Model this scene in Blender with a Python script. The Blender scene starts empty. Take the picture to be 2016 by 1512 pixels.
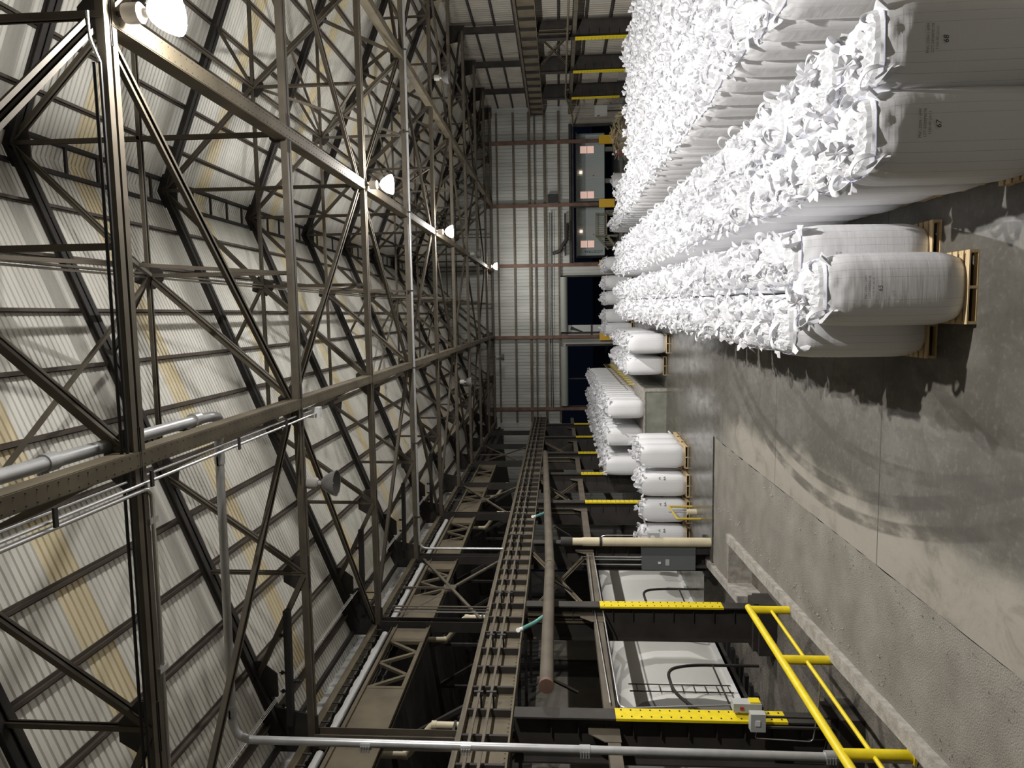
import bpy, bmesh, math, random
from mathutils import Vector, Matrix, noise
random.seed(7)
scene = bpy.context.scene
COL = scene.collection
PI = math.pi

# ---------------------------------------------------------------- camera
CAMZ = 5.75
F_PX, YAW, PITCH, ROLL = 1388.0, 0.0978, 0.0668, -0.0098
fw = Vector((-math.sin(YAW)*math.cos(PITCH), math.cos(YAW)*math.cos(PITCH), math.sin(PITCH)))
rt = Vector((math.cos(YAW), math.sin(YAW), 0.0))
up = rt.cross(fw)
r2 = rt*math.cos(ROLL) + up*math.sin(ROLL)
u2 = -rt*math.sin(ROLL) + up*math.cos(ROLL)
cd = bpy.data.cameras.new('camera')
cam = bpy.data.objects.new('camera', cd)
COL.objects.link(cam)
cd.sensor_fit = 'HORIZONTAL'
cd.sensor_width = 36.0
cd.lens = F_PX/2016.0*36.0
cd.clip_end = 400
cx, cy, cz = -u2, r2, -fw            # the phone was held on its side: picture right = world down
m = Matrix(((cx.x, cy.x, cz.x, 0), (cx.y, cy.y, cz.y, 0), (cx.z, cy.z, cz.z, CAMZ), (0, 0, 0, 1)))
cam.matrix_world = m
scene.camera = cam

# ---------------------------------------------------------------- night sky, exposure
wd = bpy.data.worlds.new('night_sky'); scene.world = wd
wd.use_nodes = True
wd.node_tree.nodes['Background'].inputs[0].default_value = (0.25, 0.35, 0.75, 1)
wd.node_tree.nodes['Background'].inputs[1].default_value = 0.006
vs = scene.view_settings
vs.view_transform = 'Standard'; vs.look = 'None'; vs.gamma = 1.0; vs.use_curve_mapping = False
vs.exposure = 0.0
scene.cycles.max_bounces = 7
scene.cycles.diffuse_bounces = 5
scene.cycles.sample_clamp_indirect = 6.0

LAMP_W = 5600.0
K0, BAY = 9.22, 6.1
def K(k): return K0 + BAY*k
RX = 3.97                                   # the ridge line, with the lamps under it
ZB, ZR, SL = 11.61, 17.93, 0.40             # bottom chord, ridge, roof slope
XL, XR = -9.8, 17.74
YB, YE = -16.0, 64.12                       # back of the hall behind the camera, far gable
def zr(x): return ZR - 0.1 - SL*abs(x - RX)

# ---------------------------------------------------------------- materials
MATS = {}
def N(nt, t, **kw):
    n = nt.nodes.new(t)
    for k, v in kw.items(): setattr(n, k, v)
    return n
def mat(name, color, rough=0.7, metal=0.0, var=0.0, scale=3.0, stretch=(1, 1, 1), color2=None, bump=0.0, bscale=30.0, spec=0.5):
    if name in MATS: return MATS[name]
    m = bpy.data.materials.new(name); m.use_nodes = True
    nt = m.node_tree; b = nt.nodes['Principled BSDF']
    b.inputs['Roughness'].default_value = rough
    b.inputs['Metallic'].default_value = metal
    b.inputs['Specular IOR Level'].default_value = spec
    c = (*color, 1)
    b.inputs['Base Color'].default_value = c
    if var > 0 or color2:
        tc = N(nt, 'ShaderNodeTexCoord'); mp = N(nt, 'ShaderNodeMapping')
        mp.inputs['Scale'].default_value = stretch
        nt.links.new(tc.outputs['Object'], mp.inputs[0])
        no = N(nt, 'ShaderNodeTexNoise'); no.inputs['Scale'].default_value = scale
        no.inputs['Detail'].default_value = 6
        nt.links.new(mp.outputs[0], no.inputs['Vector'])
        rp = N(nt, 'ShaderNodeValToRGB')
        rp.color_ramp.elements[0].position = 0.32; rp.color_ramp.elements[1].position = 0.68
        c2 = color2 or tuple(min(1, x*(1+var)) for x in color)
        c1 = color if color2 else tuple(x*(1-var) for x in color)
        rp.color_ramp.elements[0].color = (*c1, 1); rp.color_ramp.elements[1].color = (*c2, 1)
        nt.links.new(no.outputs['Fac'], rp.inputs[0])
        nt.links.new(rp.outputs[0], b.inputs['Base Color'])
    if bump > 0:
        tc = N(nt, 'ShaderNodeTexCoord'); no = N(nt, 'ShaderNodeTexNoise')
        no.inputs['Scale'].default_value = bscale; no.inputs['Detail'].default_value = 5
        nt.links.new(tc.outputs['Object'], no.inputs['Vector'])
        bp = N(nt, 'ShaderNodeBump'); bp.inputs['Strength'].default_value = bump
        bp.inputs['Distance'].default_value = 0.03
        nt.links.new(no.outputs['Fac'], bp.inputs['Height'])
        nt.links.new(bp.outputs[0], b.inputs['Normal'])
    MATS[name] = m
    return m
def emit(name, color, s):
    if name in MATS: return MATS[name]
    m = bpy.data.materials.new(name); m.use_nodes = True
    b = m.node_tree.nodes['Principled BSDF']
    b.inputs['Base Color'].default_value = (*color, 1)
    b.inputs['Emission Color'].default_value = (*color, 1)
    b.inputs['Emission Strength'].default_value = s
    MATS[name] = m
    return m

STEEL = mat('rusty_brown_steel', (0.088, 0.073, 0.053), 0.75, var=0.35, scale=1.7, color2=(0.135, 0.113, 0.081))
STEELD = mat('dark_shaded_steel', (0.034, 0.029, 0.025), 0.75, var=0.3, scale=1.5)  # dark steel; colour also stands in for shade on rafters and girder stiffeners
PURL = mat('purlin_steel', (0.11, 0.088, 0.07), 0.75, var=0.25, scale=1.5)
STEELR = mat('red_brown_steel', (0.15, 0.085, 0.06), 0.75, var=0.3, scale=1.5)
GIRD = mat('dusty_girder_steel', (0.098, 0.08, 0.05), 0.75, scale=1.2, color2=(0.16, 0.13, 0.083))
BLACK = mat('black_iron', (0.02, 0.02, 0.02), 0.6)
GALV = mat('galvanised_pipe', (0.50, 0.50, 0.50), 0.36, metal=0.45, var=0.1, scale=4)
ALU = mat('aluminium_conduit', (0.72, 0.72, 0.72), 0.25, metal=0.85)
YEL = mat('safety_yellow_paint', (0.80, 0.62, 0.015), 0.42, var=0.08, scale=5)
CREAM = mat('cream_plastic', (0.66, 0.58, 0.40), 0.5, var=0.1, scale=2)
ROOF = mat('roof_sheet', (0.73, 0.705, 0.635), 0.5, scale=1.0, stretch=(0.3, 2.5, 0.3), color2=(0.86, 0.84, 0.765))
SKY = mat('fibreglass_sheet', (0.74, 0.64, 0.42), 0.5, scale=1.0, stretch=(0.3, 2.5, 0.3), color2=(0.86, 0.76, 0.53))
WALLM = mat('wall_sheet', (0.34, 0.345, 0.32), 0.6, scale=0.8, stretch=(1.6, 1.6, 0.25), color2=(0.50, 0.50, 0.46))
WALLB = mat('beige_wall_panel', (0.36, 0.33, 0.28), 0.7, var=0.15, scale=0.6)
CONC = mat('rough_concrete', (0.27, 0.25, 0.22), 0.85, scale=5.0, color2=(0.46, 0.43, 0.385), bump=0.4)
CONCG = mat('greenish_dock_concrete', (0.18, 0.185, 0.15), 0.8, scale=1.6, color2=(0.29, 0.29, 0.245), bump=0.2)
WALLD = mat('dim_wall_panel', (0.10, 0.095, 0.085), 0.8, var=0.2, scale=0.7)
WOOD = mat('pallet_pine', (0.52, 0.38, 0.20), 0.7, scale=3, stretch=(1, 8, 8), color2=(0.68, 0.53, 0.32))
CLOTH = None
GREY = mat('grey_enamel', (0.13, 0.14, 0.14), 0.45)
LGREY = mat('light_grey_box', (0.45, 0.46, 0.45), 0.45)
WHITE = mat('white_paint', (0.8, 0.8, 0.78), 0.45)
TEAL = mat('teal_plastic', (0.10, 0.28, 0.25), 0.4)
RED = mat('red_paint', (0.45, 0.03, 0.03), 0.5)
INK = mat('printed_ink', (0.16, 0.15, 0.14), 0.8)
MARKER = mat('marker_ink', (0.03, 0.03, 0.035), 0.8)

# ---------------------------------------------------------------- mesh building
class MB:
    def __init__(s): s.v = []; s.f = []
    def add(s, vs, fs):
        o = len(s.v); s.v += [tuple(v) for v in vs]; s.f += [tuple(i+o for i in f) for f in fs]; return s
    def box(s, a, b):
        x0, y0, z0 = a; x1, y1, z1 = b
        return s.add([(x0,y0,z0),(x1,y0,z0),(x1,y1,z0),(x0,y1,z0),(x0,y0,z1),(x1,y0,z1),(x1,y1,z1),(x0,y1,z1)],
                     [(0,3,2,1),(4,5,6,7),(0,1,5,4),(1,2,6,5),(2,3,7,6),(3,0,4,7)])
    def frame(s, p0, p1, upv):
        d = (p1-p0).normalized()
        sd = d.cross(upv)
        if sd.length < 1e-4: sd = d.cross(Vector((0, 1, 0)))
        sd.normalize(); u = sd.cross(d); return d, sd, u
    def bar(s, p0, p1, w, h, upv=(0, 0, 1), off=0.0, offu=0.0):
        p0 = Vector(p0); p1 = Vector(p1); d, sd, u = s.frame(p0, p1, Vector(upv))
        p0 = p0 + sd*off + u*offu; p1 = p1 + sd*off + u*offu
        a = sd*(w/2); b = u*(h/2)
        return s.add([p0-a-b, p0+a-b, p0+a+b, p0-a+b, p1-a-b, p1+a-b, p1+a+b, p1-a+b],
                     [(0,1,2,3),(7,6,5,4),(0,4,5,1),(1,5,6,2),(2,6,7,3),(3,7,4,0)])
    def dbl(s, p0, p1, w, h, gap=0.035, upv=(0, 0, 1)):        # two angles back to back, each an L
        t = 0.022
        for q in (-1, 1):
            s.bar(p0, p1, t, h, upv, q*(gap/2+t/2))
            s.bar(p0, p1, (w-gap)/2, t, upv, q*(gap/2+(w-gap)/4), -h/2+t/2)
        return s
    def tube(s, pts, r, seg=10, caps=True):
        pts = [Vector(p) for p in pts]; n = len(pts); vs = []; fs = []
        pu = None
        for i, p in enumerate(pts):
            d = (pts[min(i+1, n-1)]-pts[max(i-1, 0)]).normalized()
            ref = pu if pu is not None else (Vector((0, 0, 1)) if abs(d.z) < 0.9 else Vector((0, 1, 0)))
            sd = d.cross(ref).normalized(); u = sd.cross(d).normalized(); pu = u
            rr = r[i] if isinstance(r, (list, tuple)) else r
            for k in range(seg):
                a = 2*PI*k/seg; vs.append(p + sd*(rr*math.cos(a)) + u*(rr*math.sin(a)))
        for i in range(n-1):
            for k in range(seg):
                a = i*seg+k; b = i*seg+(k+1) % seg
                fs.append((a, b, b+seg, a+seg))
        if caps:
            fs.append(tuple(range(seg))[::-1]); fs.append(tuple(range((n-1)*seg, n*seg)))
        return s.add(vs, fs)
    def lathe(s, prof, c=(0, 0, 0), seg=20):
        vs = []; fs = []; n = len(prof)
        for r, z in prof:
            for k in range(seg):
                a = 2*PI*k/seg; vs.append((c[0]+r*math.cos(a), c[1]+r*math.sin(a), c[2]+z))
        for i in range(n-1):
            for k in range(seg):
                a = i*seg+k; b = i*seg+(k+1) % seg; fs.append((a, b, b+seg, a+seg))
        return s.add(vs, fs)
    def prism(s, poly, ax, t0, t1):                            # polygon extruded along an axis
        def P(a, b, t): return {'x': (t, a, b), 'y': (a, t, b), 'z': (a, b, t)}[ax]
        n = len(poly)
        vs = [P(a, b, t0) for a, b in poly]+[P(a, b, t1) for a, b in poly]
        fs = [tuple(range(n))[::-1], tuple(range(n, 2*n))]+[(i, (i+1) % n, (i+1) % n+n, i+n) for i in range(n)]
        return s.add(vs, fs)
    def mesh(s, name, m, smooth=False):
        me = bpy.data.meshes.new(name); me.from_pydata(s.v, [], s.f)
        bm = bmesh.new(); bm.from_mesh(me); bmesh.ops.recalc_face_normals(bm, faces=bm.faces); bm.to_mesh(me); bm.free()
        if m: me.materials.append(m)
        if smooth:
            for p in me.polygons: p.use_smooth = True
            try: me.set_sharp_from_angle(angle=math.radians(38))
            except Exception: pass
        return me
    def obj(s, name, m, parent=None, smooth=False, loc=None):
        return link(name, s.mesh(name, m, smooth), parent, loc)
def link(name, me, parent=None, loc=None):
    o = bpy.data.objects.new(name, me); COL.objects.link(o)
    if parent: o.parent = parent
    if loc: o.location = loc
    return o
def tag(o, label=None, cat=None, group=None, kind=None):
    if label: o['label'] = label
    if cat: o['category'] = cat
    if group: o['group'] = group
    if kind: o['kind'] = kind
    return o
def thing(name, label, cat, loc=(0, 0, 0), rz=0.0, group=None):
    o = bpy.data.objects.new(name, None); COL.objects.link(o)
    o.location = loc; o.rotation_euler = (0, 0, rz); o.empty_display_size = 0.3
    return tag(o, label, cat, group)
def dup(root, loc, rz=0.0, label=None, group=None, sc=None):
    r = root.copy(); COL.objects.link(r); r.location = loc; r.rotation_euler = (0, 0, rz)
    if sc: r.scale = sc
    if label: r['label'] = label
    if group: r['group'] = group
    for ch in list(root.children):
        c = ch.copy(); COL.objects.link(c); c.parent = r
        for g in list(ch.children):
            d = g.copy(); COL.objects.link(d); d.parent = c
    return r
def struct(name, mb, m, parent=None, smooth=False):
    o = mb.obj(name, m, parent, smooth)
    if not parent: o['kind'] = 'structure'
    return o
def nth(n):
    if n % 100 in (11, 12, 13): return '%dth' % n
    return '%d%s' % (n, {1: 'st', 2: 'nd', 3: 'rd'}.get(n % 10, 'th'))
ORD = ['nearest', 'second', 'third', 'fourth', 'fifth', 'sixth', 'seventh', 'eighth', 'ninth', 'tenth', 'eleventh', 'twelfth']
V = Vector

# ================================================================ FLOOR
def floor_material():
    m = bpy.data.materials.new('worn_concrete_floor'); m.use_nodes = True
    nt = m.node_tree; b = nt.nodes['Principled BSDF']; L = nt.links.new
    tc = N(nt, 'ShaderNodeTexCoord'); sp = N(nt, 'ShaderNodeSeparateXYZ'); L(tc.outputs['Object'], sp.inputs[0])
    X, Yc = sp.outputs[0], sp.outputs[1]
    def M(op, a, c=None, d=None, clamp=False):
        n = N(nt, 'ShaderNodeMath', operation=op); n.use_clamp = clamp
        for i, q in enumerate((a, c, d)):
            if q is None: continue
            if isinstance(q, (int, float)): n.inputs[i].default_value = q
            else: L(q, n.inputs[i])
        return n.outputs[0]
    def noise_(scale, st=(1, 1, 1), det=5, rough=0.6, dist=0.0):
        mp = N(nt, 'ShaderNodeMapping'); mp.inputs['Scale'].default_value = st; L(tc.outputs['Object'], mp.inputs[0])
        n = N(nt, 'ShaderNodeTexNoise'); n.inputs['Scale'].default_value = scale
        n.inputs['Detail'].default_value = det; n.inputs['Roughness'].default_value = rough
        n.inputs['Distortion'].default_value = dist
        L(mp.outputs[0], n.inputs['Vector']); return n.outputs['Fac']
    def ss(x, a, c):
        n = N(nt, 'ShaderNodeMapRange', interpolation_type='SMOOTHSTEP')
        n.inputs['From Min'].default_value = a; n.inputs['From Max'].default_value = c
        L(x, n.inputs['Value']); return n.outputs[0]
    def mix(f, a, c):
        n = N(nt, 'ShaderNodeMix', data_type='RGBA')
        if isinstance(f, (int, float)): n.inputs[0].default_value = f
        else: L(f, n.inputs[0])
        for i, q in ((6, a), (7, c)):
            if isinstance(q, tuple): n.inputs[i].default_value = (*q, 1)
            else: L(q, n.inputs[i])
        return n.outputs[2]
    n1 = noise_(0.45, det=7); n2 = noise_(2.6, (1.0, 0.35, 1), 7); n3 = noise_(9.0, det=4)
    base = mix(ss(n1, 0.35, 0.65), (0.080, 0.074, 0.062), (0.135, 0.127, 0.110))
    base = mix(M('MULTIPLY', ss(n2, 0.45, 0.7), 0.55), base, (0.062, 0.056, 0.046))
    base = mix(M('MULTIPLY', ss(n3, 0.5, 0.72), 0.35), base, (0.21, 0.20, 0.178))
    n4 = noise_(1.1, (1.0, 0.7, 1), 8, 0.7, 1.2)
    base = mix(M('MULTIPLY', ss(n4, 0.46, 0.62), 0.6), base, (0.072, 0.064, 0.049))
    base = mix(M('MULTIPLY', ss(n4, 0.42, 0.30), 0.4), base, (0.19, 0.185, 0.17))
    # dusty pale band beside the dirt strip
    edge = M('ADD', X, M('MULTIPLY', M('SUBTRACT', noise_(0.8, (1, 0.6, 1), 6), 0.5), 1.6))
    dust = M('SUBTRACT', 1.0, ss(edge, -3.95, -3.2))
    dust = M('MULTIPLY', dust, M('SUBTRACT', 1.0, ss(Yc, 23.0, 26.0)))
    base = mix(M('MULTIPLY', M('MULTIPLY', dust, 0.85), M('SUBTRACT', 1.0, M('MULTIPLY', ss(n4, 0.45, 0.7), 0.45))), base, (0.33, 0.305, 0.258))
    # tyre arcs swept near the camera
    for (ax, ay, r0, w) in ((12.3, 15.56, 16.42, 0.15), (12.3, 15.56, 15.95, 0.14), (9.5, 13.0, 12.3, 0.15), (6.0, 7.0, 8.3, 0.16)):
        d = M('SQRT', M('ADD', M('POWER', M('SUBTRACT', X, ax), 2.0), M('POWER', M('SUBTRACT', Yc, ay), 2.0)))
        d = M('ABSOLUTE', M('SUBTRACT', d, r0))
        f = M('MULTIPLY', M('SUBTRACT', 1.0, ss(d, w*0.6, w)), ss(n2, 0.3, 0.6))
        base = mix(M('MULTIPLY', f, 0.75), base, (0.058, 0.052, 0.043))
    # saw-cut joints
    j = M('ABSOLUTE', M('SUBTRACT', M('FRACT', M('DIVIDE', M('SUBTRACT', Yc, 9.85), 6.1)), 0.5))
    jm = M('SUBTRACT', 1.0, ss(j, 0.0014, 0.003))
    base = mix(M('MULTIPLY', jm, 0.85), base, (0.03, 0.028, 0.025))
    L(base, b.inputs['Base Color'])
    far = ss(Yc, 22.0, 27.5)
    ro = M('SUBTRACT', M('ADD', 0.55, M('MULTIPLY', M('SUBTRACT', n2, 0.5), 0.5)), M('MULTIPLY', far, 0.34), clamp=True)
    L(ro, b.inputs['Roughness'])
    bp = N(nt, 'ShaderNodeBump'); bp.inputs['Strength'].default_value = 0.15; bp.inputs['Distance'].default_value = 0.02
    L(n3, bp.inputs['Height']); L(bp.outputs[0], b.inputs['Normal'])
    return m
FLOOR = floor_material()
f = MB()
f.box((-4.65, YB, -1.2), (18.4, 26.6, 0.0)); f.box((-9.6, 26.6, -1.2), (18.4, YE+0.1, 0.0))
f.box((-26, 28.0, -1.2), (-9.6, YE+0.1, -0.01))
struct('floor', f, FLOOR)
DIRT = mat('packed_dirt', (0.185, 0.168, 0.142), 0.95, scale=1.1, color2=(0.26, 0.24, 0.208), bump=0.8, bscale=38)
def ground_patch(x0, x1, y0, y1, z, nx, ny, amp, seed, edge=None):
    g = MB(); vs = []; fs = []
    for j in range(ny+1):
        for i in range(nx+1):
            y = y0+(y1-y0)*j/ny; xa = x0(y) if callable(x0) else x0; x = xa+(x1-xa)*i/nx
            if i == nx and edge: x += edge*noise.noise(V((y*1.7, seed, 0)))
            vs.append((x, y, z+amp*(noise.noise(V((x*1.3, y*1.3, seed)))+0.5*noise.noise(V((x*5, y*5, seed))))))
    for j in range(ny):
        for i in range(nx):
            a = j*(nx+1)+i; fs.append((a, a+1, a+nx+2, a+nx+1))
    g.add(vs, fs); return g
def curbx(y): return -7.22 - 0.052*(y-14.5)
o = struct('ground_dirt_strip', ground_patch(lambda y: curbx(max(min(y, 24.5), 4))-0.03, -4.68, YB, 26.46, -0.03, 24, 220, 0.016, 3.1, 0.06), DIRT, smooth=True)
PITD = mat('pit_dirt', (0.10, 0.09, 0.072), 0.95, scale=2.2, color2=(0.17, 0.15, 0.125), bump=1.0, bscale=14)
struct('ground_dirt_corner', ground_patch(-9.45, -7.6, 23.85, 26.46, -0.03, 24, 24, 0.016, 5.2), DIRT, smooth=True)
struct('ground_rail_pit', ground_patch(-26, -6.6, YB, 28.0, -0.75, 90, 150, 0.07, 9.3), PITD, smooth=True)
# crumbs of rubble scattered along the curb and slab edge
rb = MB()
for i in range(420):
    y = 8+18*random.random()
    if random.random() < 0.6: x = -7.0+0.06*(14.5-y)*-1*-1*0.6+abs(random.gauss(0, 0.18)); x = -(7.15+0.03*(y-14))+0.28+abs(random.gauss(0, 0.22))
    else: x = -4.75-abs(random.gauss(0, 0.3))
    r = random.uniform(0.006, 0.02)*(1.8 if random.random() < 0.06 else 1)
    t = [(x+r*random.uniform(.6, 1.2), y, -0.02), (x-r, y+r*random.uniform(.4, 1), -0.02), (x-r*.5, y-r, -0.02), (x, y, r*1.3)]
    rb.add(t, [(0, 1, 2), (0, 3, 1), (1, 3, 2), (2, 3, 0)])
tag(rb.obj('gravel', CONC), 'loose gravel crumbs scattered over the dirt strip', 'gravel', kind='stuff')

# concrete curbs of the pit
def curbx(y): return -7.22 - 0.052*(y-14.5)
c = MB(); NN = 70
vs = []; fs = []
for i in range(NN+1):
    y = YB + (23.9-YB)*i/NN; x = curbx(max(y, 4)); e = 0.018*noise.noise(V((y*2.1, 0, 4))); e2 = 0.02*noise.noise(V((y*1.7, 3, 4)))
    vs += [(x-0.15, y, -0.8), (x-0.15+e, y, 0.10+e2), (x+0.15+e, y, 0.11-e2), (x+0.15, y, -0.3)]
for i in range(NN):
    for k in range(4):
        a = 4*i+k; b2 = 4*i+(k+1) % 4; fs.append((a, b2, b2+4, a+4))
fs += [(0, 1, 2, 3), tuple(range(4*NN, 4*NN+4))[::-1]]
c.add(vs, fs)
struct('trim_1', c, CONC)                                         # long curb
c = MB(); c.box((-9.4, 23.84, -0.8), (-7.55, 23.92, 0.04)); struct('trim_2', c, CONC)
c = MB(); c.bar((-9.75, 27.2, -0.32), (-9.25, 22.3, -0.32), 0.26, 0.85); struct('trim_3', c, CONC)
# ladder-like timber ties and loose pipe lying in the pit
tr = thing('rail_track', 'half buried rail track in the dirt beside the white railcar', 'track', (-14, 20, -0.7))
for sx in (-0.75, 0.75):
    q = MB(); q.box((sx-0.035, -34, 0.06), (sx+0.035, 7.8, 0.2)); q.obj('rail', STEELD, tr)
for i in range(26):
    q = MB(); q.box((-1.3, -9+i*0.65, -0.1), (1.3, -8.76+i*0.65, 0.06)); q.obj('sleeper', BLACK, tr)

# ================================================================ ROOF, WALLS
def corrugated(x0, x1, y0, y1, slope_sign, pitch=0.1525, depth=0.05):
    """ribs running down the slope; one side of the roof"""
    g = MB(); prof = [(0.0, 0), (0.68, 0), (0.74, 1), (0.94, 1)]
    ys = []; y = y0
    while y < y1-1e-4:
        for a, h in prof: ys.append((y+a*pitch, h*depth))
        y += pitch
    ys.append((y1+0.004, 0))
    vs = []; fs = []
    xs = [x0, x1]
    for yy, h in ys:
        for x in xs: vs.append((x, yy, zr(x)+0.31+h))
    for i in range(len(ys)-1):
        fs.append((2*i, 2*i+1, 2*i+3, 2*i+2))
    return g.add(vs, fs)
ceil = bpy.data.objects.new('ceiling', None); COL.objects.link(ceil); ceil['kind'] = 'structure'
sky_at = []
PITCHR = 0.1525
def roof_side(x0, x1, nm):
    y = YB; k = -4
    # skylight strips: one in the middle of every bay, about five ribs wide
    cuts = []
    for k in range(-4, 9):
        yc = K(k)+2.55
        n0 = round((yc-0.38-YB)/PITCHR); cuts.append((YB+n0*PITCHR, YB+(n0+5)*PITCHR))
    prev = YB
    for a, b2 in cuts:
        corrugated(x0, x1, prev, a, 1).obj('roof_sheet', ROOF, ceil)
        corrugated(x0, x1, a, b2, 1).obj('skylight_strip', SKY, ceil)
        prev = b2
    corrugated(x0, x1, prev, YE+0.2, 1).obj('roof_sheet', ROOF, ceil)
roof_side(XL-0.75, RX, 'left'); roof_side(RX, XR+0.75, 'right')
q = MB(); q.box((RX-0.12, YB, ZR+0.22), (RX+0.12, YE, ZR+0.34)); q.obj('ridge_cap', ROOF, ceil)

def wall_sheet(axis, c0, u0, u1, z0, z1, pitch=0.3, depth=0.04, top=None, sgn=1):
    """vertical corrugated cladding in plane x=c0 or y=c0"""
    g = MB(); prof = [(0.0, 0), (0.35, 0), (0.45, 1), (0.55, 1), (0.65, 0)]
    pts = []; u = u0
    while u < u1-1e-6:
        for a, h in prof:
            if u+a*pitch <= u1: pts.append((u+a*pitch, h*depth*sgn))
        u += pitch
    pts.append((u1, 0))
    vs = []; fs = []
    for uu, h in pts:
        zt = top(uu) if top else z1
        for z in (z0, zt):
            vs.append((c0+h, uu, z) if axis == 'x' else (uu, c0+h, z))
    for i in range(len(pts)-1): fs.append((2*i, 2*i+1, 2*i+3, 2*i+2))
    return g.add(vs, fs)
def gtop(x): return zr(x)+0.33
# far gable: cladding above the openings
fw_ = bpy.data.objects.new('wall_far', None); COL.objects.link(fw_); fw_['kind'] = 'structure'
GCOL = [-8.58, -2.04, 4.37, 9.64, 15.08]
wall_sheet('y', YE+0.12, XL-0.7, 4.37, 5.55, 9, top=gtop).obj('cladding', WALLM, fw_)
wall_sheet('y', YE+0.12, 4.37, XR+0.7, 4.62, 9, top=gtop).obj('cladding', WALLM, fw_)
wall_sheet('y', YE+0.12, -2.9, -1.75, 0.0, 5.55).obj('cladding', WALLM, fw_)
wall_sheet('y', YE+0.12, 3.45, 4.5, 0.0, 5.55).obj('cladding', WALLM, fw_)
wall_sheet('y', YE+0.12, 16.6, XR+0.7, 0.0, 4.62).obj('cladding', WALLB, fw_)
wall_sheet('y', YE+0.12, XL-14, XL-0.7, 0.0, 12).obj('cladding', WALLM, fw_)
for z, h in ((11.1, .16), (9.62, .18), (8.24, .22), (7.75, .14), (6.87, .22), (5.62, .2)):
    q = MB(); q.box((XL, YE-0.12, z-h/2), (XR, YE+0.06, z+h/2)); q.obj('girt', STEEL, fw_)
q = MB(); q.box((4.37, YE-0.1, 4.5), (16.6, YE+0.1, 4.72)); q.obj('girt', STEELD, fw_)
for i, x in enumerate(GCOL):
    q = MB(); q.box((x-0.14, YE-0.28, 0), (x+0.14, YE-0.24, 12.2)); q.box((x-0.14, YE-0.08, 0), (x+0.14, YE-0.04, 12.2)); q.box((x-0.015, YE-0.25, 0), (x+0.015, YE-0.06, 12.2))
    q.obj('wall_column', STEELR, fw_)
for z in (6.45, 6.55, 6.3):
    q = MB(); q.tube([(-8.4, YE-0.2, z), (0, YE-0.2, z+0.05), (9.0, YE-0.2, z-0.02)], 0.03, 6); q.obj('wall_conduit', BLACK if z != 6.55 else GALV, fw_)
# door openings: frames and rolled curtain boxes
def opening(n, x0, x1, zt, box):
    g = MB(); 
    g.box((x0-0.16, YE-0.18, 0), (x0, YE+0.16, zt+0.14)); g.box((x1, YE-0.18, 0), (x1+0.16, YE+0.16, zt+0.14)); g.box((x0, YE-0.18, zt), (x1, YE+0.16, zt+0.14))
    o = g.obj('door_%d' % n, STEELD); o['kind'] = 'structure'
    if box:
        q = MB(); q.tube([(x0, YE-0.3, zt+0.25), (x1, YE-0.3, zt+0.25)], 0.33, 14); q.obj('rolled_curtain', mat('curtain_grey', (0.30, 0.31, 0.28), 0.6), o, smooth=True)
opening(1, -8.3, -2.9, 5.0, True); opening(2, -1.6, 3.3, 5.0, True); opening(3, 4.6, 9.4, 4.3, False); opening(4, 9.9, 16.4, 4.3, False)
q = MB(); q.box((-5.9, YE-0.1, 0), (-5.8, YE+0.1, 5.0)); q.obj('door_mullion', STEELD, bpy.data.objects['door_1'])
# hoods and vents on the gable cladding
q = MB(); q.box((5.2, YE-0.2, 5.05), (8.9, YE+0.05, 5.16)); q.box((9.9, YE-0.2, 5.7), (10.6, YE, 6.6)); q.obj('vent', BLACK, fw_)
q = MB(); q.tube([(5.4, YE-0.3, 6.2), (5.6, YE-0.5, 5.6), (6.6, YE-0.5, 5.0), (8.0, YE-0.35, 4.95)], 0.16, 8); q.obj('sagging_duct', STEELD, fw_)
# side and back walls
rw = bpy.data.objects.new('wall_right', None); COL.objects.link(rw); rw['kind'] = 'structure'
XRW = XR+0.62
wall_sheet('x', XRW, YB, YE, 0.9, 12.6, sgn=-1).obj('cladding', WALLB, rw)
q = MB(); q.box((XRW-0.15, YB, 0), (XRW+0.2, YE, 0.95)); q.obj('concrete_base', CONC, rw)
for z in (2.4, 3.9, 5.6, 8.3, 9.6, 10.9):
    q = MB(); q.box((XRW-0.22, YB, z-0.06), (XRW-0.04, YE, z+0.06)); q.obj('girt', STEELD, rw)
for k in range(-4, 9):
    if k >= 5:
        q = MB(); q.box((XRW-0.1, K(k)+2.3, 2.6), (XRW-0.02, K(k)+4.0, 3.75)); q.obj('window_panel', mat('frosted_panel', (0.42, 0.42, 0.40), 0.4), rw)
lw = MB()
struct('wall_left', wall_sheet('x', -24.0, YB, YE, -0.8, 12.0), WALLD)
for k in (4, 5, 6):
    q = MB(); q.box((-23.94, K(k)+1.2, 2.6), (-23.86, K(k)+4.9, 7.4)); q.obj('light_panel', WALLB, bpy.data.objects['wall_left'])
struct('wall_back', wall_sheet('y', YB, -24, XR+0.7, -0.8, 9, top=lambda x: gtop(x) if x > XL-0.7 else 11.5), WALLM)
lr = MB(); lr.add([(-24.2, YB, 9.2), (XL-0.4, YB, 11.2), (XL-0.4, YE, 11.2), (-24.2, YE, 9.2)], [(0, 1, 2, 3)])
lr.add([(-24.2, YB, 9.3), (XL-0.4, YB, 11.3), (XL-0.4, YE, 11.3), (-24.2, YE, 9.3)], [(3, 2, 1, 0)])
struct('ceiling_lean_to', lr, STEELD)
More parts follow.
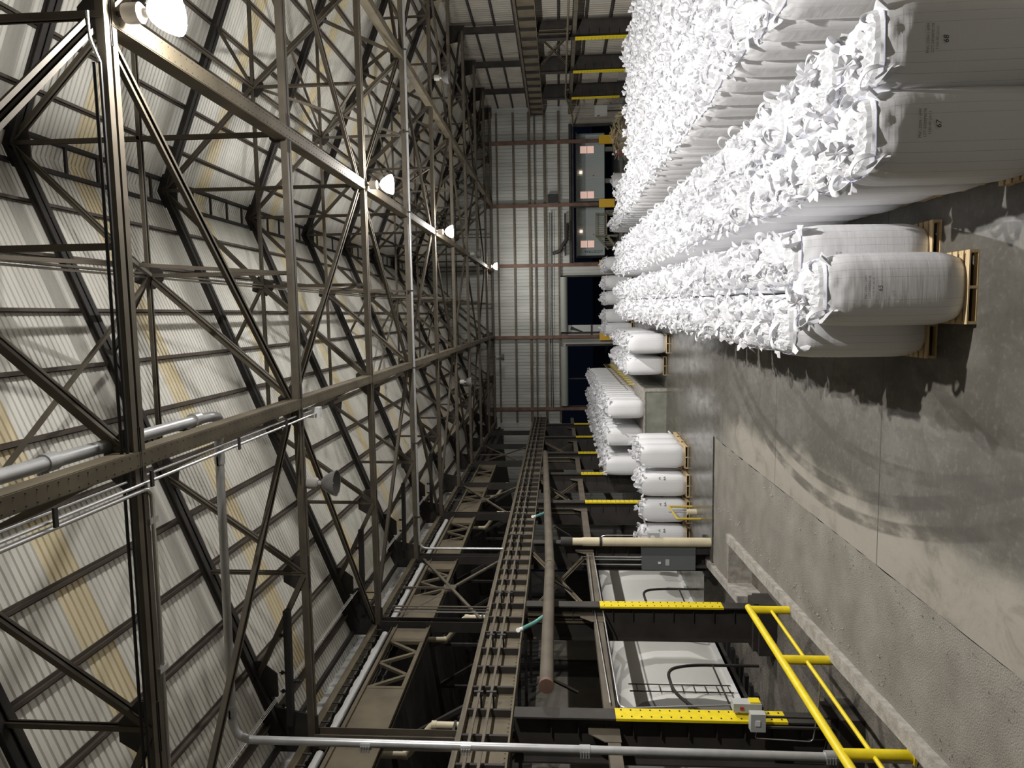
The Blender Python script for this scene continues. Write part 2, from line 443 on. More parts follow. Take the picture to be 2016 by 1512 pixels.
# clerestory strip between the main roof and the left aisle
cl = wall_sheet('x', XL-0.62, YB, YE, 11.78, 12.35, pitch=0.5, depth=0.06)
struct('wall_clerestory', cl, mat('white_sheet', (0.62, 0.62, 0.60), 0.5))
cl = wall_sheet('x', XL-0.62, YB, YE, 10.9, 11.79, pitch=0.5, depth=0.06)
struct('wall_clerestory_lower', cl, STEELD)
# outside yard
struct('ground_yard', MB().box((-60, YE+0.1, -0.4), (60, 120, -0.02)), mat('yard_concrete', (0.24, 0.24, 0.23), 0.9, var=0.15, scale=0.7))

# ================================================================ ROOF STEEL
def gusset(parent, x, z, pts, yo=0.0):
    g = MB()
    for s in (-1, 1):
        g.prism([(x+a-RX, z+b-ZB) for a, b in pts], 'y', s*0.018-0.006, s*0.018+0.006)
    return g.obj('gusset_plate', STEELD, parent)
def mirror(P): return (2*RX-P[0], P[1])
def make_truss():
    t = thing('roof_truss', '', 'roof truss', (RX, K(0), ZB))
    def W(P): return V((P[0]-RX, 0, P[1]-ZB))
    def mem(nm, a, b2, w, h, gap=0.04, m=STEEL):
        g = MB(); g.dbl(W(a), W(b2), w, h, gap, (0, 0, 1) if abs(a[0]-b2[0]) > 1e-3 else (1, 0, 0)); return g.obj(nm, m, t)
    mem('bottom_chord', (XL, ZB), (XR, ZB), 0.26, 0.17, 0.05)
    T = [(RX, zr(RX)), (-0.85, zr(-0.85)), (-3.46, zr(-3.46)), (-5.8, zr(-5.8)), (-8.4, zr(-8.4)), (XL, zr(XL))]
    M1 = (1.0, 14.87); L2 = (-1.9, ZB); LJ = (-5.82, ZB); HG = (1.0, ZB)
    for f in (lambda p: p, mirror):
        mem('top_chord', f(T[0]), f(T[5]), 0.34, 0.24, 0.03, STEELD)
        for a, b2, w in ((T[0], M1, .16), (M1, L2, .19), (M1, T[1], .11), (M1, HG, .11), (L2, T[2], .15), (T[2], LJ, .15), (LJ, T[3], .11), (LJ, T[4], .15), (T[2], (RX, 14.87), .12)):
            mem('web_member', f(a), f(b2), w, w*0.8, 0.03)
        g = f(M1); gusset(t, g[0], g[1], [(-.3, -.12), (-.1, -.34), (.12, -.34), (.32, .1), (.1, .3), (-.14, .32)])
        g = f(L2); gusset(t, g[0], g[1], [(-.5, -.1), (.45, -.1), (.42, .12), (.15, .42), (-.2, .42), (-.5, .1)])
        g = f(LJ); gusset(t, g[0], g[1], [(-.35, -.1), (.4, -.1), (.42, .2), (.1, .5), (-.2, .5), (-.42, .15)])
        g = f(T[2]); gusset(t, g[0], g[1], [(-.36, -.35), (.1, -.42), (.42, -.1), (.42, .2), (-.36, -.1)] if f is not mirror else [(.36, -.35), (-.1, -.42), (-.42, -.1), (-.42, .2), (.36, -.1)])
        g = f(T[4]); gusset(t, g[0], g[1], [(-.4, -.5), (.15, -.5), (.45, -.12), (.45, .2), (-.4, -.1)] if f is not mirror else [(.4, -.5), (-.15, -.5), (-.45, -.12), (-.45, .2), (.4, -.1)])
        # heavy knee plate at the eave
        e = (XL, ZB); pl = [(-.35, -.15), (.55, -.15), (.6, .12), (.75, .85), (.45, 1.25), (-.35, .85)]
        gusset(t, f(e)[0], ZB, pl if f is not mirror else [(-a, b2) for a, b2 in pl])
    gusset(t, RX, zr(RX), [(-.55, -.28), (-.3, -.42), (.3, -.42), (.55, -.28), (.5, 0), (0, .2), (-.5, 0)])
    gusset(t, RX, ZB, [(-.4, -.1), (.4, -.1), (.3, .14), (.1, .34), (-.1, .34), (-.3, .14)])
    mem('hanger', (RX, ZB), (RX, zr(RX)), .11, .1, 0.03)
    return t
tr0 = make_truss()
NAMES = ['nearest roof truss, its brown bottom chord crossing under the brightest lamp', 'second brown steel roof truss from the camera', 'third brown steel roof truss, carrying the second lit lamp',
         'fourth brown steel roof truss, with a shiny pipe under its chord', 'fifth brown steel roof truss, carrying the third lit lamp', 'sixth brown steel roof truss from the camera', 'seventh brown steel roof truss, above the unlit ridge lamp',
         'eighth brown steel roof truss from the camera', 'ninth brown steel roof truss, carrying the farthest lit lamp', 'last brown steel roof truss, close against the far gable']
for k in range(0, 10):
    y = K(k) if k < 9 else YE-0.55
    if k == 0: tr0['label'] = NAMES[0]; tr0['group'] = 'steel roof trusses'
    else: dup(tr0, (RX, y, ZB), 0, NAMES[k], 'steel roof trusses')
# purlins: one line along the whole roof each
NP = 11
for side, sg in (('left', -1), ('right', 1)):
    for n in range(1, NP+1):
        x = RX+sg*(0.05+1.22*n); z = zr(x)+0.21
        g = MB(); g.box((x-0.045, YB, z-0.07), (x-0.03, YE, z+0.09)); g.box((x-0.045, YB, z-0.07), (x+0.045, YE, z-0.055)); g.box((x-0.045, YB, z+0.075), (x+0.045, YE, z+0.09))
        tag(g.obj('purlin', PURL), 'dark purlin under the %s roof slope, %s down from the ridge' % (side, nth(n)), 'purlin', 'purlins under the %s roof slope' % side)
# double ridge purlin with battens
rp = thing('ridge_purlin', 'ladder-like double purlin with battens running along the roof ridge', 'purlin', (RX, 0, ZR+0.02))
for sx in (-0.36, 0.36):
    g = MB(); g.box((sx-0.045, YB, -0.12), (sx+0.045, YE, 0.06)); g.obj('rail', STEELD, rp)
y = K0+0.6
while y < YE: MB().box((-0.36, y-0.04, -0.1), (0.36, y+0.04, -0.04)).obj('batten', STEELD, rp); y += 1.22
# longitudinal bottom ties: riveted box sections
def tie(x, z, w, h, label, m=GIRD, y0=K0, y1=YE-0.5):
    t = thing('tie_beam', label, 'beam', (x, 0, z), 0, 'beams running along the roof')
    g = MB()
    for s in (-1, 1):
        g.box((s*w/2-0.012, y0, -h/2), (s*w/2+0.012, y1, h/2))
    g.box((-w/2, y0, -h/2-0.012), (w/2, y1, -h/2)); g.box((-w/2, y0, h/2), (w/2, y1, h/2+0.012))
    g.obj('box_section', m, t)
    g = MB(); y = y0+0.15
    while y < min(y1, 42):
        for sx in (-0.32, 0.32): g.lathe([(0.0, -0.01), (0.01, -0.006), (0.013, 0)], (sx*w, y, -h/2-0.012), 6)
        y += 0.17
    g.obj('rivet_row', STEELD, t)
    return t
tie(RX, ZB+0.05, 0.24, 0.30, 'riveted box beam along the lamp line under the ridge')
tie(-1.9, ZB+0.05, 0.22, 0.27, 'riveted box beam left of the lamps, carrying the bright pipes', y0=YB)
tie(2*RX+1.9, ZB+0.05, 0.26, 0.28, 'riveted box beam along the roof right of the lamps')
for x, z, lab in ((1.0, 14.87, 'thin strut along the roof above the lamps, left of the ridge'), (2*RX-1.0, 14.87, 'thin strut along the roof above the lamps, right of the ridge')):
    g = MB(); g.dbl((x, YB, z), (x, YE-0.5, z), 0.12, 0.1, 0.03); tag(g.obj('roof_strut', STEEL), lab, 'strut', 'thin roof struts')
# bottom plane bracing, one frame per pair of bays
BN = ['nearest', 'second', 'third', 'fourth', 'fifth']
for i, k in enumerate((1, 3, 5, 7)):
    t = thing('bracing_frame', '%s set of diagonal braces fanning out under the roof trusses' % BN[i], 'bracing', (-1.9, K(k), ZB), 0, 'horizontal roof bracing')
    for f in (1, -1):
        for (dx, dk) in ((RX+1.9, -1), (RX+1.9, 1), (-7.9, -1), (-7.9, 1)):
            g = MB(); p0 = V((0 if f == 1 else 2*(RX+1.9), 0, 0.12)); p1 = V((dx, dk*BAY, 0.12)) if f == 1 else V((2*(RX+1.9)-dx, dk*BAY, 0.12))
            d = (p1-p0).normalized(); g.dbl(p0+d*0.25, p1-d*0.3, 0.17, 0.11, 0.03); g.obj('brace', STEEL, t)
# bracing that leaves the nearest truss towards the camera
t = thing('bracing_frame', 'pair of heavy braces running from the brightest lamp over the camera', 'bracing', (RX, K(0), ZB), 0, 'horizontal roof bracing')
for dx in (-(RX+1.9), RX+1.9):
    g = MB(); g.dbl(V((0.2*(1 if dx > 0 else -1), -0.2, 0.12)), V((dx, -BAY, 0.12)), 0.2, 0.14, 0.04); g.obj('brace', STEEL, t)
# sway rods between the trusses
for i, k in enumerate((0, 2, 4, 6)):
    for sg in (-1, 1):
        x0 = RX+sg*2.97; x1 = RX+sg*7.43
        t = thing('sway_bracing', '%s crossed pair of thin sway rods %s of the ridge' % (BN[i], 'left' if sg < 0 else 'right'), 'bracing', (x0, K(k), 14.8), 0, 'sway rods under the roof')
        for a, b2 in (((0, 0, 0), (0, BAY, -3.1)), ((0, 0, -3.1), (0, BAY, 0))):
            g = MB(); g.bar(a, b2, 0.07, 0.07); g.obj('sway_rod', STEEL, t)
        g = MB(); zz = zr(x1)-14.8; g.bar((x1-x0, 0, zz-0.1), (0, BAY, 0), 0.07, 0.07); g.obj('sway_rod', STEEL, t)

# ================================================================ LAMPS
def bell_material(nm, lit):
    m = bpy.data.materials.new(nm); m.use_nodes = True; nt = m.node_tree
    b = nt.nodes['Principled BSDF']; out = nt.nodes['Material Output']
    b.inputs['Base Color'].default_value = (0.75, 0.75, 0.72, 1) if lit else (0.16, 0.155, 0.15, 1); b.inputs['Roughness'].default_value = 0.3
    if lit:
        b.inputs['Emission Color'].default_value = (1.0, 0.93, 0.82, 1); b.inputs['Emission Strength'].default_value = 7.0
        tr = N(nt, 'ShaderNodeBsdfTransparent'); mx = N(nt, 'ShaderNodeMixShader'); mx.inputs[0].default_value = 0.53
        nt.links.new(tr.outputs[0], mx.inputs[1]); nt.links.new(b.outputs[0], mx.inputs[2]); nt.links.new(mx.outputs[0], out.inputs[0])
    return m
BELL_ON = bell_material('lit_prismatic_glass', True); BELL_OFF = bell_material('unlit_prismatic_glass', False)
BULB = emit('glowing_bulb', (1.0, 0.95, 0.86), 60.0)
HOUS = mat('lamp_housing', (0.40, 0.38, 0.35), 0.45)
def make_lamp(lit, label):
    t = thing('high_bay_lamp', label, 'lamp', (0, 0, 0), 0, 'high bay lamps')
    g = MB(); g.bar((0, 0, 0.1), (0, 0, -0.14), 0.05, 0.05, (1, 0, 0)); g.box((-0.06, -0.06, 0.08), (0.06, 0.06, 0.12)); g.obj('bracket', STEELD, t)
    MB().lathe([(0, -0.12), (0.12, -0.12), (0.13, -0.16), (0.13, -0.34), (0.09, -0.38), (0.0, -0.38)], seg=18).obj('ballast_housing', HOUS, t, True)
    MB().lathe([(0.055, -0.37), (0.06, -0.46), (0.085, -0.47), (0.085, -0.50), (0.06, -0.51)], seg=14).obj('socket', HOUS, t, True)
    MB().lathe([(0.09, -0.46), (0.13, -0.49), (0.19, -0.56), (0.25, -0.66), (0.29, -0.76), (0.30, -0.80), (0.285, -0.80), (0.24, -0.67), (0.18, -0.58), (0.08, -0.49)], seg=28).obj('glass_bell', BELL_ON if lit else BELL_OFF, t, True)
    MB().lathe([(0, -0.50), (0.04, -0.52), (0.06, -0.60), (0.055, -0.68), (0.0, -0.73)], seg=14).obj('bulb', BULB if lit else WHITE, t, True)
    return t
def lamp_light(x, y, z, w, color=(1.0, 0.98, 0.95)):
    ld = bpy.data.lights.new('lamp_light', 'POINT'); ld.energy = w; ld.color = color; ld.shadow_soft_size = 0.09
    o = bpy.data.objects.new('lamp_light', ld); COL.objects.link(o); o.location = (x, y, z); return o
LZ = ZB-0.1
lon = make_lamp(True, 'lit high bay lamp glaring at the top edge, largest of the lit lamps')
lon.location = (RX+0.05, K(0)+0.12, LZ)
lamp_light(RX+0.05, K(0)+0.12, LZ-0.765, LAMP_W)
for k, lab in ((2, 'lit high bay lamp under the ridge, second nearest of the lit row'), (4, 'lit high bay lamp under the ridge, third of the lit row'), (8, 'small far lit high bay lamp hanging before the gable wall')):
    dup(lon, (RX, K(k), LZ), 0, lab); lamp_light(RX, K(k), LZ-0.765, LAMP_W*(0.9 if k < 8 else 0.25))
loff = make_lamp(False, 'dark unlit high bay lamp standing out against the left roof slope')
loff.location = (-3.75, K(1)+0.15, LZ+0.12)
for x, k, lab in ((RX, 6, 'unlit high bay lamp in the ridge row, between two lit ones'), (11.0, 4, 'unlit high bay lamp right of the ridge, pale bell turned down'), (-3.75, 5, 'unlit high bay lamp far off on the left side of the roof'), (-3.75, 9, 'unlit high bay lamp left of the gable middle, by the far wall')):
    dup(loff, (x, K(k) if k < 9 else YE-0.9, LZ), 0, lab)

# ================================================================ COLUMNS
XC = -9.05
def column(k, side, guard):
    y = K(k); sg = 1 if side == 'left' else -1
    x = XC if side == 'left' else 2*RX-XC
    zb = -0.8 if (side == 'left' and y < 26.6) else 0.0
    wh = {0: 'nearest', 1: 'nearest', 2: 'second', 3: 'third', 4: 'fourth', 5: 'fifth', 6: 'sixth', 7: 'seventh', 8: 'eighth'}[k]
    lab = '%s tall brown crane column along the %s side%s' % (wh, side, ', yellow flange toward the aisle' if guard else '')
    t = thing('crane_column', lab, 'column', (x, y, zb), 0, 'crane columns')
    h = 6.85-zb; b0 = 0.62 if zb < 0 else 0.0
    g = MB(); g.box((-0.04 if sg > 0 else 0, -0.21, b0+0.1), (0 if sg > 0 else 0.04, 0.21, h)); g.obj('flange', STEELD, t)
    g = MB(); a, b2 = (-1.1, -1.06) if sg > 0 else (1.06, 1.1); g.box((a, -0.21, b0+0.1), (b2, 0.21, h)); g.obj('flange', STEELD, t)
    g = MB(); a, b2 = (-1.06, -0.04) if sg > 0 else (0.04, 1.06); g.box((a, -0.012, b0+0.1), (b2, 0.012, h))
    g.obj('web', STEELD, t)
    # plate diaphragms and steps seen on the web
    g = MB(); z = b0+0.6
    while z < h-0.3:
        g.box((min(a, b2)+0.55 if sg > 0 else a, -0.09, z), (max(a, b2) if sg > 0 else b2-0.55, -0.012, z+0.02)); z += 0.62
    g.obj('stiffener', STEELD, t)
    g = MB(); g.box((-1.3 if sg > 0 else -0.2, -0.35, b0-0.05), (0.2 if sg > 0 else 1.3, 0.35, b0+0.1)); g.obj('base_plate', STEELD, t)
    if b0 > 0: MB().box((-1.4 if sg > 0 else -0.22, -0.45, -0.1), (0.22 if sg > 0 else 1.4, 0.45, b0-0.05)).obj('pedestal', STEELD, t)
    if guard:
        z0, z1 = 0.78-zb, 4.55-zb
        g = MB(); g.box((0.0, -0.215, z0), (0.012, 0.215, z1)); g.box((-0.045, -0.222, z0), (0.012, -0.212, z1)) 
        if sg < 0:
            g = MB(); g.box((-0.012, -0.215, z0), (0.0, 0.215, z1)); g.box((-0.012, -0.222, z0), (0.045, -0.212, z1))
        o = g.obj('yellow_guard', YEL, t); o['label'] = 'yellow painted flange guard'
        g = MB(); z = z0+0.1; n = 0
        while z < z1-0.1:
            for yy in (-0.13, 0.13): g.box((0.012*sg, yy-0.012, z), (0.03*sg, yy+0.012, z+0.03))
            z += 0.22
        g.obj('bolt_row', BLACK, t)
    # upper shaft from the girder seat to the roof truss
    xs = (-0.75) if sg > 0 else 0.75
    g = MB(); z1 = ZB-zb-0.1
    for s in (-1, 1): g.box((xs-0.17, s*0.15-0.01, h), (xs+0.17, s*0.15+0.01, z1))
    g.box((xs-0.012, -0.15, h), (xs+0.012, 0.15, z1)); g.obj('upper_shaft', STEELD if k != 1 else STEEL, t)  # lit shaft gets browner steel, shaded shafts the dark one
    return t
for k in (1, 2, 3, 4, 5, 6, 7, 8): column(k, 'left', k != 3)
for k in (4, 5, 6, 7, 8): column(k, 'right', k >= 5)
column(0, 'left', False)['label'] = 'tall brown crane column beside the camera, mostly outside the picture'

def crane_girder(x, sg, label):
    t = thing('crane_girder', label, 'girder', (x, 0, 6.9), 0, 'crane girders')
    y0, y1 = K(-3), YE-0.4
    MB().box((-0.012, y0, 0.03), (0.012, y1, 1.1)).obj('web', GIRD, t)
    MB().box((-0.2, y0, 0.0), (0.2, y1, 0.04)).obj('bottom_flange', GIRD, t)
    MB().box((-0.22, y0, 1.08), (0.22, y1, 1.13)).obj('top_flange', GIRD, t)
    MB().bar((0, y0, 1.19), (0, y1, 1.19), 0.07, 0.12).obj('crane_rail', STEEL, t)
    y = y0+0.3; i = 0
    while y < y1:
        g = MB(); g.box((0.012*sg if sg > 0 else -0.19, y-0.035, 0.04), (0.19 if sg > 0 else -0.012, y+0.035, 1.08)); 
        if y > 8: g.obj('stiffener', STEELD, t); i += 1  # shadow beneath each stiffener put into its dark colour
        y += 1.02 if y < 40 else 1.53
    g = MB(); y = y0
    while y < 34:
        for zz in (0.075, 1.04): g.box((0.012*sg, y, zz), (0.03*sg, y+0.03, zz+0.03))
        y += 0.16
    g.obj('rivet_row', GIRD, t)
    return t
crane_girder(-9.42, 1, 'deep riveted crane girder with stiffeners along the left columns')
crane_girder(2*RX+9.42, -1, 'deep riveted crane girder with stiffeners along the right columns')
# conductor bars hung off the left girder
t = thing('conductor_rail', 'pair of thin conductor bars on black brackets beside the left crane girder', 'rail', (-9.05, 0, 7.45))
for i, z in enumerate((0.0, 0.3)):
    MB().bar((0, K(-2), z), (0, YE-1, z), 0.05, 0.06).obj('bar', STEEL, t)
y = 10.0
while y < 60:
    g = MB(); g.box((-0.42, y-0.06, -0.07), (-0.02, y+0.06, -0.03)); g.box((-0.42, y-0.06, 0.23), (-0.02, y+0.06, 0.27)); g.bar((-0.02, y, -0.12), (-0.02, y, 0.12), 0.07, 0.12, (1, 0, 0)); g.bar((-0.02, y, 0.2), (-0.02, y, 0.42), 0.07, 0.12, (1, 0, 0))
    g.obj('bracket', BLACK, t); y += BAY/2
# brown strut between the columns at mid height, with plates at every column
for x, sd in ((-9.5, 'left'), (2*RX+9.5, 'right')):
    t = thing('column_strut', 'brown channel strut tying the %s columns together at mid height' % sd, 'strut', (x, 0, 4.62), 0, 'column struts')
    MB().box((-0.13, K(-2), -0.14), (0.13, YE-0.5, 0.14)).obj('channel', STEEL, t)
    for k in range(1, 9):
        g = MB(); g.prism([(K(k)-0.6, -0.16), (K(k)+0.6, -0.16), (K(k)+0.6, 0.2), (K(k)+0.3, 0.55), (K(k)-0.3, 0.55), (K(k)-0.6, 0.2)], 'x', 0.13, 0.15); g.obj('gusset_plate', STEEL, t)
# K bracing between the strut and the girder
bay = {2: 'second', 4: 'fourth', 6: 'sixth'}
for k in (2, 4, 6):
    for x, sd in ((-9.5, 'left'), (2*RX+9.5, 'right')):
        if sd == 'right' and k < 6: continue
        t = thing('cross_bracing', 'crossed angle braces below the %s crane girder, %s bay from the camera' % (sd, bay[k]), 'bracing', (x, K(k), 4.7), 0, 'bracing below the crane girders')
        for a, b2 in ((0.25, BAY-0.25), (BAY-0.25, 0.25)):
            g = MB(); g.dbl((0.05 if a < 1 else -0.05, a, 0.1), (0.05 if a < 1 else -0.05, b2, 2.15), 0.16, 0.1, 0.03, (1, 0, 0)); g.obj('brace', GIRD, t)
        g = MB(); g.dbl((0, 0, 0.1), (0, 0, 2.1), 0.3, 0.16, 0.1, (0, 1, 0)); g.obj('post', GIRD, t)
for k in (2, 4, 6):
    t = thing('cross_bracing', 'crossed thin braces between left columns above the girder, %s bay' % bay[k], 'bracing', (-9.8, K(k), 8.2), 0, 'bracing above the left crane girder')
    for a, b2 in ((0.1, BAY-0.1), (BAY-0.1, 0.1)):
        g = MB(); g.bar((0.03 if a < 1 else -0.03, a, 0.0), (0.03 if a < 1 else -0.03, b2, 3.1), 0.1, 0.07, (1, 0, 0)); g.obj('brace', STEEL, t)
    g = MB(); g.box((-0.05, BAY/2-0.2, 1.35), (0.05, BAY/2+0.2, 1.75)); g.obj('center_plate', STEEL, t)
    g = MB(); g.bar((0, BAY/2, 1.6), (0, BAY/2, 3.2), 0.07, 0.07, (1, 0, 0)); g.obj('brace', STEEL, t)
# lattice girder under the eave, one per bay, with solid end plates
def lattice(k, x, label):
    t = thing('lattice_girder', label, 'girder', (x, K(k), 9.96), 0, 'lattice girders under the left eave')
    for z in (0.0, 1.05): 
        g = MB(); g.dbl((0, 0.1, z), (0, BAY-0.1, z), 0.24, 0.14, 0.04); g.obj('chord', GIRD, t)
    for a, b2 in ((0.25, 2.3), (5.0, 5.85)):
        g = MB(); g.box((0.02, a, 0), (0.04, b2, 1.05)); g.obj('end_plate', GIRD, t)
    pts = [2.3, 3.0, 3.65, 4.3, 5.0]
    for i in range(4):
        g = MB(); g.bar((0, pts[i], 1.0 if i % 2 == 0 else 0.05), (0, pts[i+1], 0.05 if i % 2 == 0 else 1.0), 0.1, 0.08, (1, 0, 0)); g.obj('lacing', GIRD, t)
    for q in (2.3, 5.0): MB().bar((0, q, 0), (0, q, 1.05), 0.12, 0.1, (1, 0, 0)).obj('lacing', GIRD, t)
    return t
t0 = lattice(0, -9.85, 'brown lattice girder with plated ends in the first bay, left of the bottom left pipe')
LATN = {1: 'brown lattice girder with big plated end, between the first two left columns', 2: 'brown lattice girder behind the crossed braces, second bay of the left columns', 3: 'brown lattice girder in the third bay of the left columns', 4: 'brown lattice girder in the fourth bay of the left columns', 5: 'brown lattice girder in the fifth bay of the left columns'}
for k in range(1, 6): dup(t0, (-9.85, K(k), 9.96), 0, LATN[k])
eb = thing('eave_beam', 'brown channel beam running under the left eave of the roof', 'beam', (-9.9, 0, 11.7))
MB().box((-0.12, YB, -0.09), (0.12, YE, 0.09)).obj('channel', GIRD, eb)
MB().box((-0.2, YB, 0.66), (-0.06, YE, 0.76)).obj('gutter', STEELD, eb)
g = MB(); y = YB
while y < 60: g.box((0.1, y, -0.3), (0.13, y+0.04, -0.09)); y += 0.42
g.obj('hanger_row', STEELD, eb)
# lumpy white build-up lying on the ledge under the eave
def tuberow(x, z, y0, y1, r, seed):
    g = MB(); pts = []; rs = []; y = y0
    while y < y1:
        pts.append((x+0.02*noise.noise(V((y*3, seed, 0))), y, z)); rs.append(r*(0.75+0.5*abs(noise.noise(V((y*2.3, seed, 5))))+0.25*noise.noise(V((y*6, seed, 1))))); y += 0.12
    return g.tube(pts, rs, 8)
for i, (k, lab) in enumerate(((0, 'ragged pale wrapping on the ledge under the left eave, bay by the bottom pipe'), (1, 'ragged pale wrapping under the left eave, longest stretch in view'), (2, 'ragged pale wrapping under the left eave behind the crossed braces'), (3, 'ragged pale wrapping under the left eave, farther short stretch'))):
    tag(tuberow(-9.95, 11.3, K(k)+0.3, K(k+1)-0.3, 0.13, i*7.0).obj('pipe_wrapping', mat('pale_wrapping', (0.55, 0.54, 0.52), 0.8), smooth=True), lab, 'wrapping', 'pale wrapping under the left eave')
t = thing('eave_ledge', 'thin dark ledge angle carrying the pale wrapping under the left eave', 'ledge', (-9.95, 0, 11.12))
MB().box((-0.16, YB, 0), (0.14, K(5), 0.03)).obj('angle', STEELD, t)
# bus supports with insulators on the trusses, and the three bare wires they carry
BUSN = {1: 'black bus support bar with insulators at the second truss, left end', 2: 'black bus support bar with insulators at the third truss, left end', 3: 'black bus support bar with insulators at the fourth truss, left end', 4: 'black bus support bar with insulators at the fifth truss, left end'}
bt = None
for k in (1, 2, 3, 4):
    if bt is None:
        bt = thing('bus_support', BUSN[k], 'bus support', (-8.0, K(k), 12.03), 0, 'bus supports on the trusses')
        MB().bar((1.35, -0.12, 0), (-1.4, -0.12, 0.03), 0.16, 0.14).obj('bar', BLACK, bt)
        for xx, zz in ((-0.95, 0.12), (-0.6, 0.12), (-0.15, 0.12), (0.75, 0.12), (-0.35, -0.14)):
            g = MB(); s = 1 if zz > 0 else -1
            g.lathe([(0.0, 0), (0.05, 0), (0.05, s*.04), (0.025, s*.05), (0.025, s*.08), (0.05, s*.09), (0.05, s*.13), (0.02, s*.14), (0.0, s*.2)], (xx, -0.12, zz-s*0.05), 10); g.obj('insulator', BLACK, bt, True)
    else: dup(bt, (-8.0, K(k), 12.03), 0, BUSN[k])
for i, (x, z) in enumerate(((-8.62, 12.2), (-8.74, 12.33), (-8.86, 12.46))):
    g = MB(); g.tube([(x, K(-1), z), (x, K(5), z)], 0.008, 6)
    tag(g.obj('bare_wire', WHITE), '%s of three thin pale wires strung past the left eave plates' % ('lowest', 'middle', 'topmost')[i], 'wire', 'bare wires under the left eave')
# panel box with racks hanging on the third truss's left end
t = thing('junction_box', 'dark junction box with rack rails hung by the third truss, left of the lamps', 'box', (-8.9, K(2)+0.08, 12.2))
MB().box((-0.2, -0.12, -0.15), (0.2, 0.12, 0.2)).obj('body', BLACK, t)
for xx in (-0.12, 0.12): MB().bar((xx, 0, -0.5), (xx, 0, 0.55), 0.03, 0.03, (1, 0, 0)).obj('rack_rail', STEELD, t)
# dark lean-to trusses beyond the left columns
def leanto(k, label):
    t = thing('lean_to_truss', label, 'roof truss', (-10.3, K(k)+3.0, 7.7), 0, 'dark trusses of the left lean-to')
    def br(nm, a, b2, w=0.12):
        g = MB(); g.bar((a[0], 0, a[1]), (b2[0], 0, b2[1]), w, w, (0, 1, 0)); g.obj(nm, STEELD, t)
    br('bottom_chord', (0, 0), (-13, 0), .16); br('top_chord', (0, 3.0), (-13, 1.2), .16)
    xs = [0, -1.6, -3.2, -4.8, -6.4, -8, -9.6, -11.2, -13]
    for i in range(8):
        br('web_member', (xs[i], 0), (xs[i+1], 3.0+xs[i+1]*.13)); 
        if i: br('web_member', (xs[i], 0), (xs[i], 3.0+xs[i]*.13), .1)
    return t
l0 = leanto(0, 'dark lean-to truss seen behind the nearest left column')
for k, lab in ((1, 'dark lean-to truss behind the first and second left columns'), (2, 'dark lean-to truss behind the crossed braces on the left'), (3, 'dark lean-to truss beyond the third left column'), (4, 'dark lean-to truss beyond the fourth left column'), (5, 'dark lean-to truss beyond the fifth left column')):
    dup(l0, (-10.3, K(k)+3.0, 7.7), 0, lab)

# ================================================================ PIPES
def bend(pts, r=0.2, n=6):
    """round the corners of a polyline"""
    P = [V(p) for p in pts]; out = [P[0]]
    for i in range(1, len(P)-1):
        a = (P[i-1]-P[i]); b2 = (P[i+1]-P[i]); rr = min(r, a.length*.45, b2.length*.45)
        p0 = P[i]+a.normalized()*rr; p1 = P[i]+b2.normalized()*rr
        for j in range(n+1):
            u = j/n; out.append(p0*(1-u)**2+P[i]*2*u*(1-u)+p1*u*u)
    out.append(P[-1]); return out
def coupling(parent, p, d, r, m=GALV):
    p = V(p); d = V(d).normalized(); g = MB(); g.tube([p-d*0.1, p+d*0.1], r*1.22, 14); 
    for s in (-0.07, -0.02, 0.03, 0.08): g.box(tuple(p+d*s-V((r*1.35, r*1.35, .012)) ), tuple(p+d*s+V((r*0.2, -r*1.0, .012))))
    g.obj('coupling', m, parent, True)
t = thing('transport_pipe', 'large silver pipe dropping down the left edge from the roof', 'pipe', (0, 0, 0))
R1 = 0.092
PY = 12.7
pp = bend([(-2.2, PY, 12.15), (-8.2, PY, 12.2), (-8.27, PY, -0.75)], 0.45, 10)
MB().tube(pp, R1*0.86, 16).obj('pipe', GALV, t, True)
for z in (9.55, 7.6, 5.33, 0.8): coupling(t, (-8.24, PY, z), (0, 0, 1), R1*0.86)
coupling(t, (-2.6, PY, 12.15), (1, 0, 0), R1*0.86); coupling(t, (-7.6, PY, 12.2), (1, 0, 0), R1*0.86)
t = thing('transport_pipe', 'large silver pipe lying along the box beam left of the lamps', 'pipe', (0, 0, 0))
MB().tube(bend([(-1.7, -8, 11.98), (-1.7, 10.0, 11.98), (-1.72, 12.1, 12.0), (-1.8, 12.6, 12.06), (-2.25, PY, 12.15)], 0.2, 8), R1*1.0, 16).obj('pipe', GALV, t, True)
for y in (8.1, 11.6): coupling(t, (-1.7, y, 11.99), (0, 1, 0), R1*1.05)
for y in (9.35, 11.2): MB().box((-1.83, y-0.04, 11.75), (-1.79, y+0.04, 12.25)).obj('strap', STEELD, t)
t = thing('conduit_run', 'two thin bright conduits along the box beam ending in a white box', 'conduit', (0, 0, 0))
for i, x in enumerate((-2.16, -2.24)):
    MB().tube([(x, -8, ZB-0.02-i*0.09), (x, 16.2, ZB-0.02-i*0.09)], 0.024, 10).obj('conduit', ALU, t, True)
MB().box((-2.35, 16.2, ZB-0.2), (-2.1, 16.36, ZB+0.08)).obj('end_box', WHITE, t)
for y in (7.4, 9.3, 12.0, 14.2): MB().box((-2.3, y-0.03, ZB-0.2), (-2.07, y+0.03, ZB-0.17)).obj('strut_clamp', STEELD, t)
t = thing('conduit_run', 'silver conduit with elbow dropping along the nearest truss chord to the left', 'conduit', (0, 0, 0))
MB().tube(bend([(-2.33, 6.0, ZB-0.1), (-2.33, 9.4, ZB-0.1), (-8.8, 9.42, ZB-0.06)], 0.2), 0.034, 10).obj('conduit', ALU, t, True)
